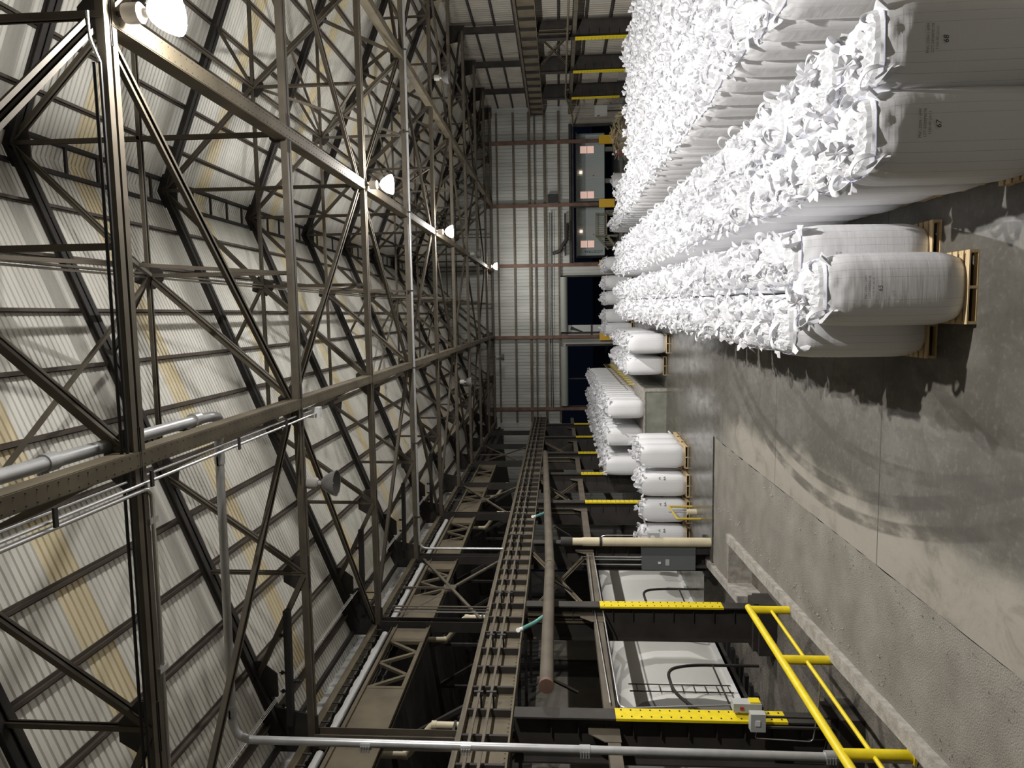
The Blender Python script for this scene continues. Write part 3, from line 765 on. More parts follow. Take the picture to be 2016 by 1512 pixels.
for x in (-2.8, -5.0): MB().box((x-0.05, 9.3, ZB-0.12), (x+0.03, 9.5, ZB-0.02)).obj('strut_clamp', ALU, t)
t = thing('conduit_run', 'pair of dark conduits clamped along the nearest roof truss chord', 'conduit', (0, 0, 0))
for q_ in (0, 1): MB().tube([(3.3, K(0)-0.22, ZB-0.05+q_*0.08), (-9.0, K(0)-0.22, ZB-0.05+q_*0.08)], 0.022, 8).obj('conduit', BLACK, t, True)
MB().tube(bend([(3.3, K(0)-0.22, ZB-0.05), (3.6, K(0)-0.25, ZB+0.05), (3.9, K(0)-0.3, ZB+0.02)], .1), 0.02, 8).obj('conduit_end', ALU, t, True)
t = thing('conduit_run', 'long shiny pipe crossing the hall under the fourth roof truss', 'pipe', (0, 0, 0))
MB().tube(bend([(-9.3, K(3)-0.2, 8.0), (-9.3, K(3)-0.2, ZB-0.18), (XR-0.6, K(3)-0.2, ZB-0.18)], 0.35), 0.045, 12).obj('pipe', GALV, t, True)
for x in (-8, -5, -2, 1, 4, 7, 10): MB().box((x-0.03, K(3)-0.25, ZB-0.24), (x+0.03, K(3)-0.14, ZB)).obj('hanger', STEELD, t)
t = thing('conduit_run', 'conduits turning down the third left column', 'conduit', (0, 0, 0))
for i in range(3):
    MB().tube(bend([(-9.2+0.09*i, K(2)-0.4, 11.0+0.0*i), (-9.2+0.09*i, K(2)-0.4, 8.0)], .2), 0.026, 8).obj('conduit', ALU if i == 0 else STEEL, t, True)
# cream downpipes with offsets, one by each column
def downpipe(k, label):
    t = thing('downpipe', label, 'pipe', (-9.95, K(k)+0.55, 0), 0, 'cream roof downpipes')
    MB().tube(bend([(-0.6, 0, 10.7), (-0.6, 0, 9.5), (0.1, 0.15, 8.9), (0.1, 0.15, 7.9)], 0.1), 0.085, 12).obj('pipe', CREAM, t, True)
    MB().box((0.04, -0.5, 8.3), (0.2, 0.2, 8.36)).obj('strap', STEELD, t)
    for z in (9.55, 8.85): MB().tube([(-0.6 if z > 9 else 0.1, 0 if z > 9 else .15, z-0.06), (-0.6 if z > 9 else 0.1, 0 if z > 9 else .15, z+0.06)], 0.1, 12).obj('collar', CREAM, t, True)
    return t
d0 = downpipe(1, 'cream downpipe with an offset bend beside the first left column')
for k, lab in ((2, 'cream downpipe with an offset bend beside the second left column'), (4, 'cream downpipe with an offset bend beside the fourth left column'), (5, 'cream downpipe with an offset bend beside the fifth left column')): dup(d0, (-9.95, K(k)+0.55, 0), 0, lab)
t = thing('dust_main', 'fat brown horizontal pipe with capped end below the left girder', 'pipe', (-8.72, 0, 6.12))
MB().tube([(0, 15.9, 0), (0, 24, 0.02), (0, 24.05, 0.02), (0, 44.0, 0.55)], [0.17, 0.17, 0.165, 0.165], 20).obj('pipe', STEEL, t, True)
MB().tube([(0, 23.9, 0.02), (0, 24.1, 0.02)], 0.185, 20).obj('joint_ring', GIRD, t, True)
MB().tube([(0, 15.84, 0), (0, 15.94, 0)], 0.182, 20).obj('end_cap', STEELR, t, True)
for y in (16.2, 22.5, 28.5, 34.5): MB().bar((0, y, -0.1), (-0.5, y+0.3, -0.75), 0.06, 0.06).obj('support_strut', STEELD, t)
for y, L in ((19.8, 1), (31.0, 0)):
    g = MB(); g.tube(bend([(0, y, 0.1), (-0.12, y-0.25, 0.4), (-0.15, y-0.6, 0.75)], .1), 0.06, 10); g.obj('branch_pipe', TEAL, t, True)
    g = MB(); g.tube(bend([(-0.15, y-0.6, 0.75), (-0.16, y-0.7, 0.86), (-0.1, y-0.78, 0.85)], .05), 0.065, 10); g.obj('branch_elbow', WHITE, t, True)
t = thing('bollard_pipe', 'tall cream plastic pipe standing on the floor in front of a grey cabinet', 'pipe', (-8.83, 26.85, 0))
MB().tube([(0, 0, 0), (0, 0, 4.9)], 0.17, 20).obj('pipe', CREAM, t, True)
MB().tube([(0, 0, 4.85), (0, 0, 5.35)], 0.15, 18).obj('upper_sleeve', CREAM, t, True)
MB().tube([(0, 0, 5.3), (0, 0, 5.75)], 0.18, 18).obj('rubber_boot', STEELD, t, True)
MB().tube([(0, 0, 4.15), (0, 0, 4.25)], 0.19, 18).obj('clamp_band', BLACK, t, True)
t = thing('electrical_cabinet', 'grey electrical cabinet standing behind the tall cream pipe', 'cabinet', (-9.52, 27.1, 0.55))
MB().box((-0.45, -0.2, 0.0), (0.55, 0.2, 2.05)).obj('body', GREY, t)
MB().box((-0.2, -0.225, 1.33), (-0.12, -0.2, 1.43)).obj('switch_plate', WHITE, t)
MB().box((-0.26, -0.215, 1.0), (-0.02, -0.2, 1.15)).obj('warning_label', LGREY, t)
MB().box((0.15, -0.12, -0.55), (0.45, 0.12, 0.0)).obj('stand', STEELD, t); MB().box((-0.4, -0.12, -0.55), (-0.3, 0.12, 0.0)).obj('stand', STEELD, t)
for i, z in enumerate((-0.3, -0.1, 0.0)): MB().tube([(z, 0, 2.05), (z, 0, 4.4)], 0.03, 8).obj('conduit', ALU, t, True)
t = thing('meter_box', 'small grey box with round cover mounted on the far side of the cream pipe', 'box', (-8.6, 26.95, 2.15))
MB().box((-0.13, -0.12, -0.22), (0.13, 0.14, 0.22)).obj('body', LGREY, t); MB().tube([(-0.05, -0.125, 0.05), (-0.05, -0.11, 0.05)], 0.09, 16).obj('cover', WHITE, t)
MB().tube(bend([(0, 0, 0.22), (0, 0, 1.9), (-0.12, 0, 2.1), (-0.3, 0, 2.1)], .1), 0.016, 8).obj('conduit', ALU, t, True)
# conduit along the strut and down the nearest column to a disconnect box
t = thing('conduit_run', 'bright conduit along the left strut turning down the nearest yellow column', 'conduit', (0, 0, 0))
MB().tube(bend([(-9.2, 26.5, 4.5), (-9.2, 16.0, 4.42), (-9.15, 15.72, 4.35), (-9.0, 15.7, 1.75)], .2), 0.022, 8).obj('conduit', ALU, t, True)
MB().tube(bend([(-9.2, 26.5, 4.72), (-9.25, 21.8, 4.72), (-9.3, 16.2, 4.6)], .2), 0.016, 8).obj('conduit', ALU, t, True)
t = thing('disconnect_switch', 'small pale switch box low on the nearest yellow column', 'switch box', (-8.93, 14.95, 1.5))
MB().box((-0.2, -0.1, -0.16), (0.2, 0.08, 0.16)).obj('box_body', LGREY, t); MB().box((-0.06, -0.115, -0.04), (0.06, -0.1, 0.06)).obj('label_plate', WHITE, t)
for xx in (-0.14, 0.1): MB().bar((xx, 0, -0.16), (xx, 0, -1.6), 0.05, 0.04, (1, 0, 0)).obj('strut_leg', STEELD, t)
MB().tube(bend([(-0.22, 0, 0), (-0.4, 0, 0.05), (-0.45, 0, -1.2), (0.4, 0.1, -1.35), (0.95, 0.1, -1.35)], .1), 0.014, 8).obj('cable_conduit', ALU, t, True)
t = thing('starter_box', 'grey starter box with yellow side beside the nearest yellow column', 'switch box', (-8.85, 15.45, 1.6))
MB().box((-0.1, -0.15, -0.3), (0.1, 0.1, 0.32)).obj('box_body', LGREY, t); MB().box((0.1, -0.12, -0.28), (0.13, 0.08, -0.05)).obj('yellow_tag', YEL, t); MB().box((-0.03, -0.17, 0.1), (0.03, -0.15, 0.18)).obj('red_button', RED, t)

# ================================================================ YELLOW GUARD RAIL ON THE PIT CURB
t = thing('guard_rail', 'bright yellow pipe guard rail along the pit curb, nearest the camera', 'guard rail', (-7.42, 0, 0))
def rx(y): return 0.002*(y-14)
MB().tube([(rx(18.1), 17.45, 1.06), (rx(6), 5.5, 1.10)], 0.082, 18).obj('top_rail', YEL, t, True)
MB().tube([(rx(17), 17.3, 0.55), (rx(6), 5.5, 0.60)], 0.040, 14).obj('mid_rail', YEL, t, True)
for y in (17.3, 14.75, 11.5, 8.0):
    MB().tube([(rx(y), y, -0.05), (rx(y), y, 1.06)], 0.095, 18).obj('post', YEL, t, True)
    MB().box((rx(y)-0.1, y-0.13, -0.08), (rx(y)+0.14, y+0.13, -0.04)).obj('base_plate', YEL, t)
# small hoop guard with a cut stump, standing before the stacked bags
t = thing('hoop_guard', 'low dull yellow tube hoop on the floor before the stacked bags', 'guard', (-8.4, 29.6, 0))
MB().tube(bend([(-0.06, 0.98, 0), (-0.06, 0.98, 1.0), (-0.06, -0.9, 0.95), (-0.06, -0.9, 0)], 0.06), 0.05, 10).obj('hoop', mat('dull_yellow', (0.55, 0.40, 0.06), 0.5), t, True)
t = thing('pipe_stump', 'short cream pipe stump with a grey rod, inside the yellow hoop', 'pipe', (-8.45, 29.7, 0))
MB().tube([(0, 0, 0), (0, 0, 0.38)], 0.13, 16).obj('pipe', CREAM, t, True); MB().tube([(0, 0, 0.3), (0, 0, 1.15)], 0.035, 8).obj('rod', GALV, t, True)

# ================================================================ RAILCAR
t = thing('railcar', 'white covered hopper railcar standing in the pit behind the left columns', 'railcar', (-14.2, 30.5, -0.5))
CARW = mat('railcar_white', (0.70, 0.69, 0.65), 0.4, var=0.06, scale=0.5)
prof = [(-1.5, 0.55), (-1.62, 1.6), (-1.6, 2.8), (-1.45, 3.6), (-1.1, 4.1), (-0.5, 4.35), (0.5, 4.35), (1.1, 4.1), (1.45, 3.6), (1.6, 2.8), (1.62, 1.6), (1.5, 0.55)]
MB().prism([(a, z) for a, z in prof], 'y', -8.2, 8.2).obj('tank_body', CARW, t, True)
MB().box((1.46, -8.5, 0.42), (1.62, 8.5, 0.6)).obj('side_sill', WHITE, t); MB().box((-1.62, -8.5, 0.42), (-1.46, 8.5, 0.6)).obj('side_sill', WHITE, t)
for yy in (-4.8, 0, 4.8):
    MB().add([(-1.2, yy-1.6, 0.5), (1.2, yy-1.6, 0.5), (1.2, yy+1.6, 0.5), (-1.2, yy+1.6, 0.5), (-.4, yy-.3, -0.1), (.4, yy-.3, -0.1), (.4, yy+.3, -0.1), (-.4, yy+.3, -0.1)], [(0,1,2,3),(7,6,5,4),(0,4,5,1),(1,5,6,2),(2,6,7,3),(3,7,4,0)]).obj('hopper_outlet', CARW, t)
for yy in (-7.4, -5.9, 5.9, 7.4):
    for sx in (-0.75, 0.75): MB().tube([(sx-0.06, yy, 0.3), (sx+0.06, yy, 0.3)], 0.32, 18).obj('wheel', STEELD, t, True)
g = MB(); 
for i in range(9): g.bar((1.66, -7.9, 0.7+i*0.38), (1.66, -7.45, 0.7+i*0.38), 0.025, 0.025)
g.bar((1.66, -7.9, 0.6), (1.66, -7.9, 4.0), 0.03, 0.03, (1, 0, 0)); g.bar((1.66, -7.45, 0.6), (1.66, -7.45, 4.0), 0.03, 0.03, (1, 0, 0)); g.obj('ladder', STEELD, t)
MB().box((-0.9, -8.0, 4.36), (0.9, 8.0, 4.42)).obj('running_board', STEELD, t)
# arched hose racks and standing frames between the car and the columns (their shade falls on the car)
def arch(x, y, label):
    t = thing('hose_arch', label, 'frame', (x, y, -0.7), 0, 'unloading frames beside the railcar')
    MB().tube(bend([(0, -1.5, 0), (0, -1.5, 2.2), (0.2, -0.6, 3.1), (0.2, 0.9, 3.1), (0, 1.6, 2.2), (0, 1.6, 0)], .7), 0.05, 8).obj('hoop', STEELD, t, True)
    MB().tube([(0, -1.5, 1.5), (0, 1.6, 1.5)], 0.03, 8).obj('crossbar', STEELD, t)
    return t
arch(-11.6, 21.0, 'dark arched pipe frame in front of the white railcar, nearer bay'); arch(-11.6, 27.5, 'dark arched pipe frame in front of the white railcar, farther bay')

# ================================================================ DOCK
DOCKZ = 1.19
t = thing('loading_dock', 'raised grey green concrete dock carrying rows of white bags', 'dock', (-4.1, 38.1, 0))
MB().box((-5.6, 0, 0), (0, 25.0, DOCKZ-0.06)).obj('concrete_body', CONCG, t)
g = MB(); g.box((-5.62, -0.03, DOCKZ-0.06), (0.03, 0.1, DOCKZ)); g.box((-0.1, 0, DOCKZ-0.06), (0.03, 25.0, DOCKZ)); g.box((-5.62, 0.1, DOCKZ-0.06), (-0.1, 25, DOCKZ-0.005)); g.obj('pale_edge', CONC, t)
MB().box((-0.12, -0.035, 0), (0.035, 0.08, DOCKZ-0.06)).obj('corner_strip', CONC, t)
YELB = mat('dark_yellow_brown', (0.22, 0.16, 0.05), 0.6)  # rails and upper posts browner than the lower posts
t = thing('guard_rail', 'yellow ladder-like guard rail along the edge of the raised dock', 'guard rail', (-4.28, 42.5, DOCKZ))
for z in (0.38, 0.8): MB().tube([(0, 0.3, z), (0, 17.4, z)], 0.022, 8).obj('rail', YELB, t, True)
for i in range(13): MB().tube([(0, 0.3+i*1.42, 0.38), (0, 0.3+i*1.42, 0.8)], 0.014, 8).obj('upper_post', YELB, t, True)
for i in range(13): MB().tube([(0, 0.3+i*1.42, 0.0), (0, 0.3+i*1.42, 0.38)], 0.026, 8).obj('post', YEL, t, True)
t = thing('pipe', 'white pipe lying on the floor in front of the dock', 'pipe', (-6.2, 36.9, 0.06))
MB().tube([(0, 0, 0), (0.0, -1.6, 0)], 0.05, 10).obj('body', WHITE, t, True)

# ================================================================ BULK BAGS
def bag_material():
    m = bpy.data.materials.new('woven_white_bag'); m.use_nodes = True; nt = m.node_tree; L = nt.links.new
    b = nt.nodes['Principled BSDF']; b.inputs['Roughness'].default_value = 0.42
    uv = N(nt, 'ShaderNodeUVMap'); sp = N(nt, 'ShaderNodeSeparateXYZ'); L(uv.outputs[0], sp.inputs[0])
    def M(op, a, c=None):
        n = N(nt, 'ShaderNodeMath', operation=op)
        for i, q in enumerate((a, c)):
            if q is None: continue
            if isinstance(q, (int, float)): n.inputs[i].default_value = q
            else: L(q, n.inputs[i])
        return n.outputs[0]
    fr = M('FRACT', M('MULTIPLY', sp.outputs[0], 8.0))           # thin woven stripe every 12 cm
    line = M('LESS_THAN', M('ABSOLUTE', M('SUBTRACT', fr, 0.5)), 0.022)
    side = M('ABSOLUTE', M('SUBTRACT', M('FRACT', sp.outputs[0]), 0.5))
    line = M('MULTIPLY', line, M('GREATER_THAN', side, 0.17))    # none on the plain middle panel
    mx = N(nt, 'ShaderNodeMix', data_type='RGBA'); L(M('MULTIPLY', line, 0.6), mx.inputs[0])
    mx.inputs[6].default_value = (0.83, 0.83, 0.845, 1); mx.inputs[7].default_value = (0.42, 0.41, 0.42, 1)
    L(mx.outputs[2], b.inputs['Base Color'])
    wv = N(nt, 'ShaderNodeTexNoise'); mp = N(nt, 'ShaderNodeMapping'); mp.inputs['Scale'].default_value = (1.6, 20, 1); L(uv.outputs[0], mp.inputs[0])
    L(mp.outputs[0], wv.inputs['Vector']); wv.inputs['Scale'].default_value = 1.0; wv.inputs['Detail'].default_value = 4
    bp = N(nt, 'ShaderNodeBump'); bp.inputs['Strength'].default_value = 0.12; bp.inputs['Distance'].default_value = 0.02
    L(wv.outputs['Fac'], bp.inputs['Height']); L(bp.outputs[0], b.inputs['Normal'])
    return m
BAG = bag_material()
def translucent(name, c, rough, t):
    m = mat(name, c, rough); nt = m.node_tree; b = nt.nodes['Principled BSDF']; out = nt.nodes['Material Output']
    tl = N(nt, 'ShaderNodeBsdfTranslucent'); tl.inputs[0].default_value = (*c, 1)
    mx = N(nt, 'ShaderNodeMixShader'); mx.inputs[0].default_value = t
    nt.links.new(b.outputs[0], mx.inputs[1]); nt.links.new(tl.outputs[0], mx.inputs[2]); nt.links.new(mx.outputs[0], out.inputs[0])
    return m
FILM = translucent('crumpled_white_film', (0.83, 0.83, 0.85), 0.32, 0.32)
STRAP = translucent('white_webbing', (0.81, 0.81, 0.83), 0.5, 0.25)
CORD = mat('bluish_seam_cord', (0.36, 0.37, 0.50), 0.6)
HB = 1.95
def sup(th, r, n):
    c, s = math.cos(th), math.sin(th)
    k = (abs(c)**n+abs(s)**n)**(-1.0/n)
    return r*k*c, r*k*s
def bag_rn(z):
    r = 0.508+0.012*math.sin(z/HB*PI)
    n = 3.3
    if z < 0.36: q = 1-z/0.36; r *= 1-0.15*q**2.2; n = 3.3+0.2*q
    if z > HB-0.42: q = (z-(HB-0.42))/0.42; r *= 1-0.15*q**2; n = 3.3+0.3*q
    return r, n
def bag_surface(th, z, seed, wr=1.0):
    r, n = bag_rn(z)
    x, y = sup(th, r, n)
    d = 0.010*noise.noise(V((math.cos(th)*1.3+seed, math.sin(th)*1.3, z*1.5)))
    w = 0.3+0.7*max(0, (z-0.7)/1.2)
    d += wr*0.006*w*noise.noise(V((math.cos(th)*2.2, math.sin(th)*2.2+seed, z*17)))
    if z > HB-0.4: d += wr*0.03*((z-HB+0.4)/0.4)*noise.noise(V((math.cos(th)*6, math.sin(th)*6+seed, z*9)))
    l = math.hypot(x, y); return x*(1+d/l), y*(1+d/l)
def ang_of(s):                                                     # perimeter coordinate 0..4 -> angle, corner-aware
    return -PI*0.75 + s*PI/2
def bag_body(nu, nz, seed, wr=1.0, base=0.0):
    g = MB(); vs = []; fs = []; uvs = []
    zs = [HB*(i/(nz-1)) for i in range(nz)]
    for z in zs:
        for k in range(nu):
            th = ang_of(4*k/nu); x, y = bag_surface(th, z, seed, wr); vs.append((x, y, z if z > 0 else base))
    for i in range(nz-1):
        for k in range(nu):
            a = i*nu+k; b2 = i*nu+(k+1) % nu; fs.append((a, b2, b2+nu, a+nu)); uvs.append([(4*k/nu, zs[i]), (4*(k+1)/nu, zs[i]), (4*(k+1)/nu, zs[i+1]), (4*k/nu, zs[i+1])])
    fs.append(tuple(range(nu))[::-1]); uvs.append([(0.5, 0)]*nu)
    return vs, fs, uvs
def mesh_uv(name, vs, fs, uvs, m, smooth=True):
    me = bpy.data.meshes.new(name); me.from_pydata(vs, [], fs); me.materials.append(m)
    ul = me.uv_layers.new(name='UVMap'); i = 0
    for f_, u_ in zip(fs, uvs):
        for q in u_: ul.data[i].uv = q; i += 1
    for p_ in me.polygons: p_.use_smooth = smooth
    return me
def crumple_top(n, rnd, seed):
    """cloth gathered over the bag top: sharp folded facets"""
    g = MB(); vs = []; fs = []
    rr, nn = bag_rn(HB)
    for j in range(n+1):
        for i in range(n+1):
            a = 2*i/n-1; b2 = 2*j/n-1; m_ = max(abs(a), abs(b2))
            th = math.atan2(b2, a) if m_ > 0 else 0
            x, y = sup(th, rr*1.0*m_, nn) if m_ > 0 else (0, 0)
            e = 1-m_**6
            z = HB+0.02+0.13*(1-m_**2.5)+e*(0.05*(rnd.random()-0.35)+0.06*noise.noise(V((x*6+seed, y*6, seed)))+0.03*noise.noise(V((x*15+seed, y*15, seed))))
            if m_ == 1: z = HB-0.03
            jx = 0.5/n*(rnd.random()-0.5)*e; jy = 0.5/n*(rnd.random()-0.5)*e
            vs.append((x+jx, y+jy, z))
    for j in range(n):
        for i in range(n):
            a = j*(n+1)+i; q = (a, a+1, a+n+2, a+n+1)
            if (i+j) % 2: fs += [(q[0], q[1], q[2]), (q[0], q[2], q[3])]
            else: fs += [(q[0], q[1], q[3]), (q[1], q[2], q[3])]
    return g.add(vs, fs)
def spout(seg, rnd, c, tilt):
    g = MB(); prof = [(0.26, -0.02), (0.15, 0.05), (0.06, 0.10), (0.045, 0.13), (0.08, 0.18), (0.135, 0.24), (0.12, 0.28), (0.05, 0.25)]
    vs = []; fs = []; n = len(prof); ax = V((math.cos(tilt[0]), math.sin(tilt[0]), 0))
    R_ = Matrix.Rotation(tilt[1], 3, V((-ax.y, ax.x, 0)))
    ph = rnd.random()*6; fr = rnd.choice((4, 5, 6))
    for i, (r, z) in enumerate(prof):
        for k in range(seg):
            a = 2*PI*k/seg; ru = 1+(0.16*math.sin(fr*a+ph)+0.35*(rnd.random()-.5))*(1 if i not in (2, 3) else 0.2)
            zz = z+(0.09*(rnd.random()-.5) if i > 4 else 0)
            p = R_ @ V((r*ru*math.cos(a), r*ru*math.sin(a), zz)); vs.append((p.x+c[0], p.y+c[1], p.z+HB+0.08))
    for i in range(n-1):
        for k in range(seg):
            a = i*seg+k; b2 = i*seg+(k+1) % seg; fs += [(a, b2, b2+seg), (a, b2+seg, a+seg)]
    return g.add(vs, fs)
def ribbon(g, pts, w, th=0.008, wdir=None):
    pts = [V(p) for p in pts]; n = len(pts); vs = []; fs = []
    for i, p in enumerate(pts):
        d = (pts[min(i+1, n-1)]-pts[max(i-1, 0)]).normalized()
        wd_ = V(wdir); wd_ = (wd_-d*wd_.dot(d)).normalized(); u = d.cross(wd_)
        vs += [p-wd_*w/2-u*th/2, p+wd_*w/2-u*th/2, p+wd_*w/2+u*th/2, p-wd_*w/2+u*th/2]
    for i in range(n-1):
        for k in range(4):
            a = 4*i+k; b2 = 4*i+(k+1) % 4; fs.append((a, b2, b2+4, a+4))
    fs += [(3, 2, 1, 0), tuple(range(4*n-4, 4*n))]
    return g.add(vs, fs)
def loop_mb(ix, iy, rnd, seg):
    """lifting loop standing or flopping at one corner"""
    g = MB(); h = rnd.uniform(0.20, 0.36); a = V((ix*0.40, iy*0.24, HB-0.10)); b2 = V((ix*0.24, iy*0.40, HB-0.10))
    lean = V((ix*rnd.uniform(-0.25, 0.16), iy*rnd.uniform(-0.25, 0.16), 0)) + V((rnd.uniform(-.08, .08), rnd.uniform(-.08, .08), 0))
    pts = []
    for i in range(seg+1):
        t_ = i/seg; s = math.sin(PI*t_)**0.65; bul = 0.06*math.sin(2*PI*t_)
        p = a.lerp(b2, t_)+V((0, 0, h*s))+lean*s+(b2-a).normalized()*(-bul)
        pts.append(p)
    return ribbon(g, pts, rnd.uniform(0.06, 0.085), 0.008, (ix*1.0, iy*1.0, rnd.uniform(-.4, .4)))
def flap_mb(ix, iy, rnd):
    """folded corner of the skirt poking out over the edge"""
    g = MB(); c = V((ix*0.36, iy*0.36, HB-0.06)); o_ = V((ix, iy, 0)).normalized(); s_ = V((-o_.y, o_.x, 0))
    for q in range(2):
        w = rnd.uniform(0.08, 0.13); L_ = rnd.uniform(0.10, 0.22); dz = rnd.uniform(-0.16, 0.14)
        dr = (o_+s_*rnd.uniform(-.9, .9)).normalized(); sd = V((-dr.y, dr.x, 0)); cc = c+s_*rnd.uniform(-.1, .1)
        tip = cc+dr*L_+V((0, 0, dz)); tw = rnd.uniform(-.07, .07)
        b0 = cc-sd*w+V((0, 0, -0.02)); b1 = cc+sd*w+V((0, 0, tw)); rid = cc+dr*L_*0.45+V((0, 0, 0.05+dz*.5)); und = rid-V((0, 0, 0.035)); t2 = tip+sd*rnd.uniform(0.02, .07)-V((0, 0, 0.03))
        g.add([b0, b1, rid, und, tip, t2], [(0, 2, 1), (0, 1, 3), (0, 4, 2), (2, 4, 5), (2, 5, 1), (0, 3, 4), (3, 5, 4), (3, 1, 5)])
    return g
def fold_mb(rnd, k):
    """loose folds of film standing up between the loops"""
    g = MB()
    for i in range(k):
        a = rnd.uniform(0, 2*PI); r = rnd.uniform(0.12, 0.34); c = V((r*math.cos(a), r*math.sin(a), HB+0.05))
        d = V((math.cos(a+rnd.uniform(-1, 1)), math.sin(a+rnd.uniform(-1, 1)), 0)); s_ = V((-d.y, d.x, 0)); w = rnd.uniform(.06, .12); h = rnd.uniform(0.06, 0.17)
        tip = c+d*rnd.uniform(-.08, .14)+V((0, 0, h)); t2 = tip+s_*rnd.uniform(-.12, .12)+V((0, 0, rnd.uniform(-.08, .03)))
        b0 = c-s_*w-V((0, 0, .05)); b1 = c+s_*w-V((0, 0, .05)); bk = c-d*0.06-V((0, 0, .05))
        g.add([b0, b1, bk, tip, t2], [(0, 1, 4), (0, 4, 3), (1, 2, 4), (2, 3, 4), (2, 0, 3), (0, 2, 1)])
    return g
def cord_mb(seed, seg=28):
    pts = []
    r, n = bag_rn(HB-0.05)
    for k in range(seg+1):
        th = 2*PI*k/seg; x, y = sup(th, r+0.006, n); pts.append((x, y, HB-0.045+0.012*noise.noise(V((x*5, y*5, seed)))))
    return MB().tube(pts, 0.008, 5, False)
def near_bag(seed):
    rnd = random.Random(seed)
    t = thing('bulk_bag', '', 'bulk bag', (0, 0, -50))
    vs, fs, uvs = bag_body(64, 46, seed, 1.0)
    link('body', mesh_uv('bag_body', vs, fs, uvs, BAG), t)
    g = crumple_top(26, rnd, seed); f2 = fold_mb(rnd, 5); g.add(f2.v, f2.f); g.obj('top_cover', FILM, t)
    spout(22, rnd, (rnd.uniform(-.06, .06), rnd.uniform(-.06, .06)), (rnd.uniform(0, 6.28), rnd.uniform(0.2, 1.0))).obj('tied_spout', FILM, t)
    for ix in (-1, 1):
        for iy in (-1, 1):
            loop_mb(ix, iy, rnd, 12).obj('lifting_loop', STRAP, t, True)
            flap_mb(ix, iy, rnd).obj('corner_flap', FILM, t)
    cord_mb(seed).obj('seam_cord', CORD, t)
    return t
def far_mesh(seed, nu=28, nz=10, tall=0.0):
    rnd = random.Random(seed); g = MB()
    vs, fs, uvs = bag_body(nu, nz, seed, 0.5, -tall)
    nb = len(fs); tops = crumple_top(8, rnd, seed); f2 = fold_mb(rnd, 8)
    sp_ = spout(9, rnd, (0, 0), (rnd.uniform(0, 6), rnd.uniform(.2, .9)))
    parts = [tops, f2, sp_]+[loop_mb(ix, iy, rnd, 6) for ix in (-1, 1) for iy in (-1, 1)]+[flap_mb(ix, iy, rnd) for ix in (-1, 1) for iy in (-1, 1)]
    allv = list(vs); allf = list(fs)
    for q in parts:
        o_ = len(allv); allv += [tuple(v) for v in q.v]; allf += [tuple(i+o_ for i in f_) for f_ in q.f]
    uv2 = uvs+[[(0.5, 0)]*len(f_) for f_ in allf[nb:]]
    me = mesh_uv('bag_far', allv, allf, uv2, BAG)
    me.materials.append(FILM)
    for i, p_ in enumerate(me.polygons):
        if i >= nb: p_.material_index = 1; p_.use_smooth = False
    return me
NEARP = [near_bag(s) for s in (11, 23, 37, 51)]
for o in NEARP: o['group'] = 'prototype'
FARM = [far_mesh(s) for s in (101, 102, 103, 104)]

# ---- pallets
def make_pallet():
    t = thing('pallet', '', 'pallet', (0, 0, -50))
    g = MB()
    for i in range(7): g.box((-0.51, -0.51+i*0.153, 0.115), (0.51, -0.51+i*0.153+0.10, 0.135))
    g.obj('deck_boards', WOOD, t)
    for x in (-0.49, 0, 0.49): MB().box((x-0.02, -0.51, 0.02), (x+0.02, 0.51, 0.115)).obj('stringer', WOOD, t)
    g = MB()
    for y in (-0.51, -0.05, 0.41): g.box((-0.51, y, 0.0), (0.51, y+0.10, 0.02))
    g.obj('base_boards', WOOD, t)
    return t
PALP = make_pallet()
def far_pallet():
    g = MB(); g.box((-0.51, -0.51, 0.115), (0.51, 0.51, 0.135))
    for x in (-0.49, 0, 0.49): g.box((x-0.02, -0.51, 0.02), (x+0.02, 0.51, 0.115))
    g.box((-0.51, -0.51, 0), (0.51, -0.41, 0.02)); g.box((-0.51, 0.41, 0), (0.51, 0.51, 0.02))
    return g.mesh('pallet_far', WOOD)
FARPAL = far_pallet()
PZ = 0.135

# ---- placing: collect every bag the photo shows
BAGS = []      # (x, y, z, rz, label, group, pallet_label or None)
rnd = random.Random(5)
def skewA(y): return 0.017*(y-11)
A_GRP = 'bags in the double row at the picture middle'
# front bag
BAGS.append((0.28, 10.66, PZ, 0.0, 'white bulk bag marked 65, standing alone at the head of the middle rows', A_GRP, 'pine pallet under the bag marked 65'))
for f_, x0, nm in ((0, -0.27, 'left'), (1, 0.80, 'right')):
    for r in range(30):
        y = 11.66+r*1.085
        lab = 'white bulk bag in the %s file behind bag 65, %s' % (nm, 'first of that file' if r == 0 else '%s counting back' % nth(r+1))
        if r == 0 and f_ == 1: lab = 'white bulk bag marked 63, half hidden behind bag 65'
        pl = None
        if f_ == 0 or r == 0: pl = 'pine pallet under the %s bag of the %s file behind bag 65' % (nth(r+1), nm)
        BAGS.append((x0+skewA(y), y, PZ if pl else 0.0, 0, lab, A_GRP, pl))
B_GRP = 'bags in the double row behind bags 67 and 68'
for f_, x0, nm in ((0, 2.04, '67'), (1, 3.03, '68')):
    for r in range(34):
        y = 9.08+r*1.07
        lab = 'white bulk bag marked %s heading its file at the picture edge' % nm if r == 0 else 'white bulk bag in the file headed by bag %s, %s counting back' % (nm, nth(r+1))
        pl = 'pine pallet under the %s bag of the file headed by bag %s' % (nth(r+1), nm) if f_ == 0 or r == 0 else None
        BAGS.append((x0+0.02*(y-9), y, PZ if pl else 0.0, 0, lab, B_GRP, pl))
C_GRP = 'bags in the wide block along the right'
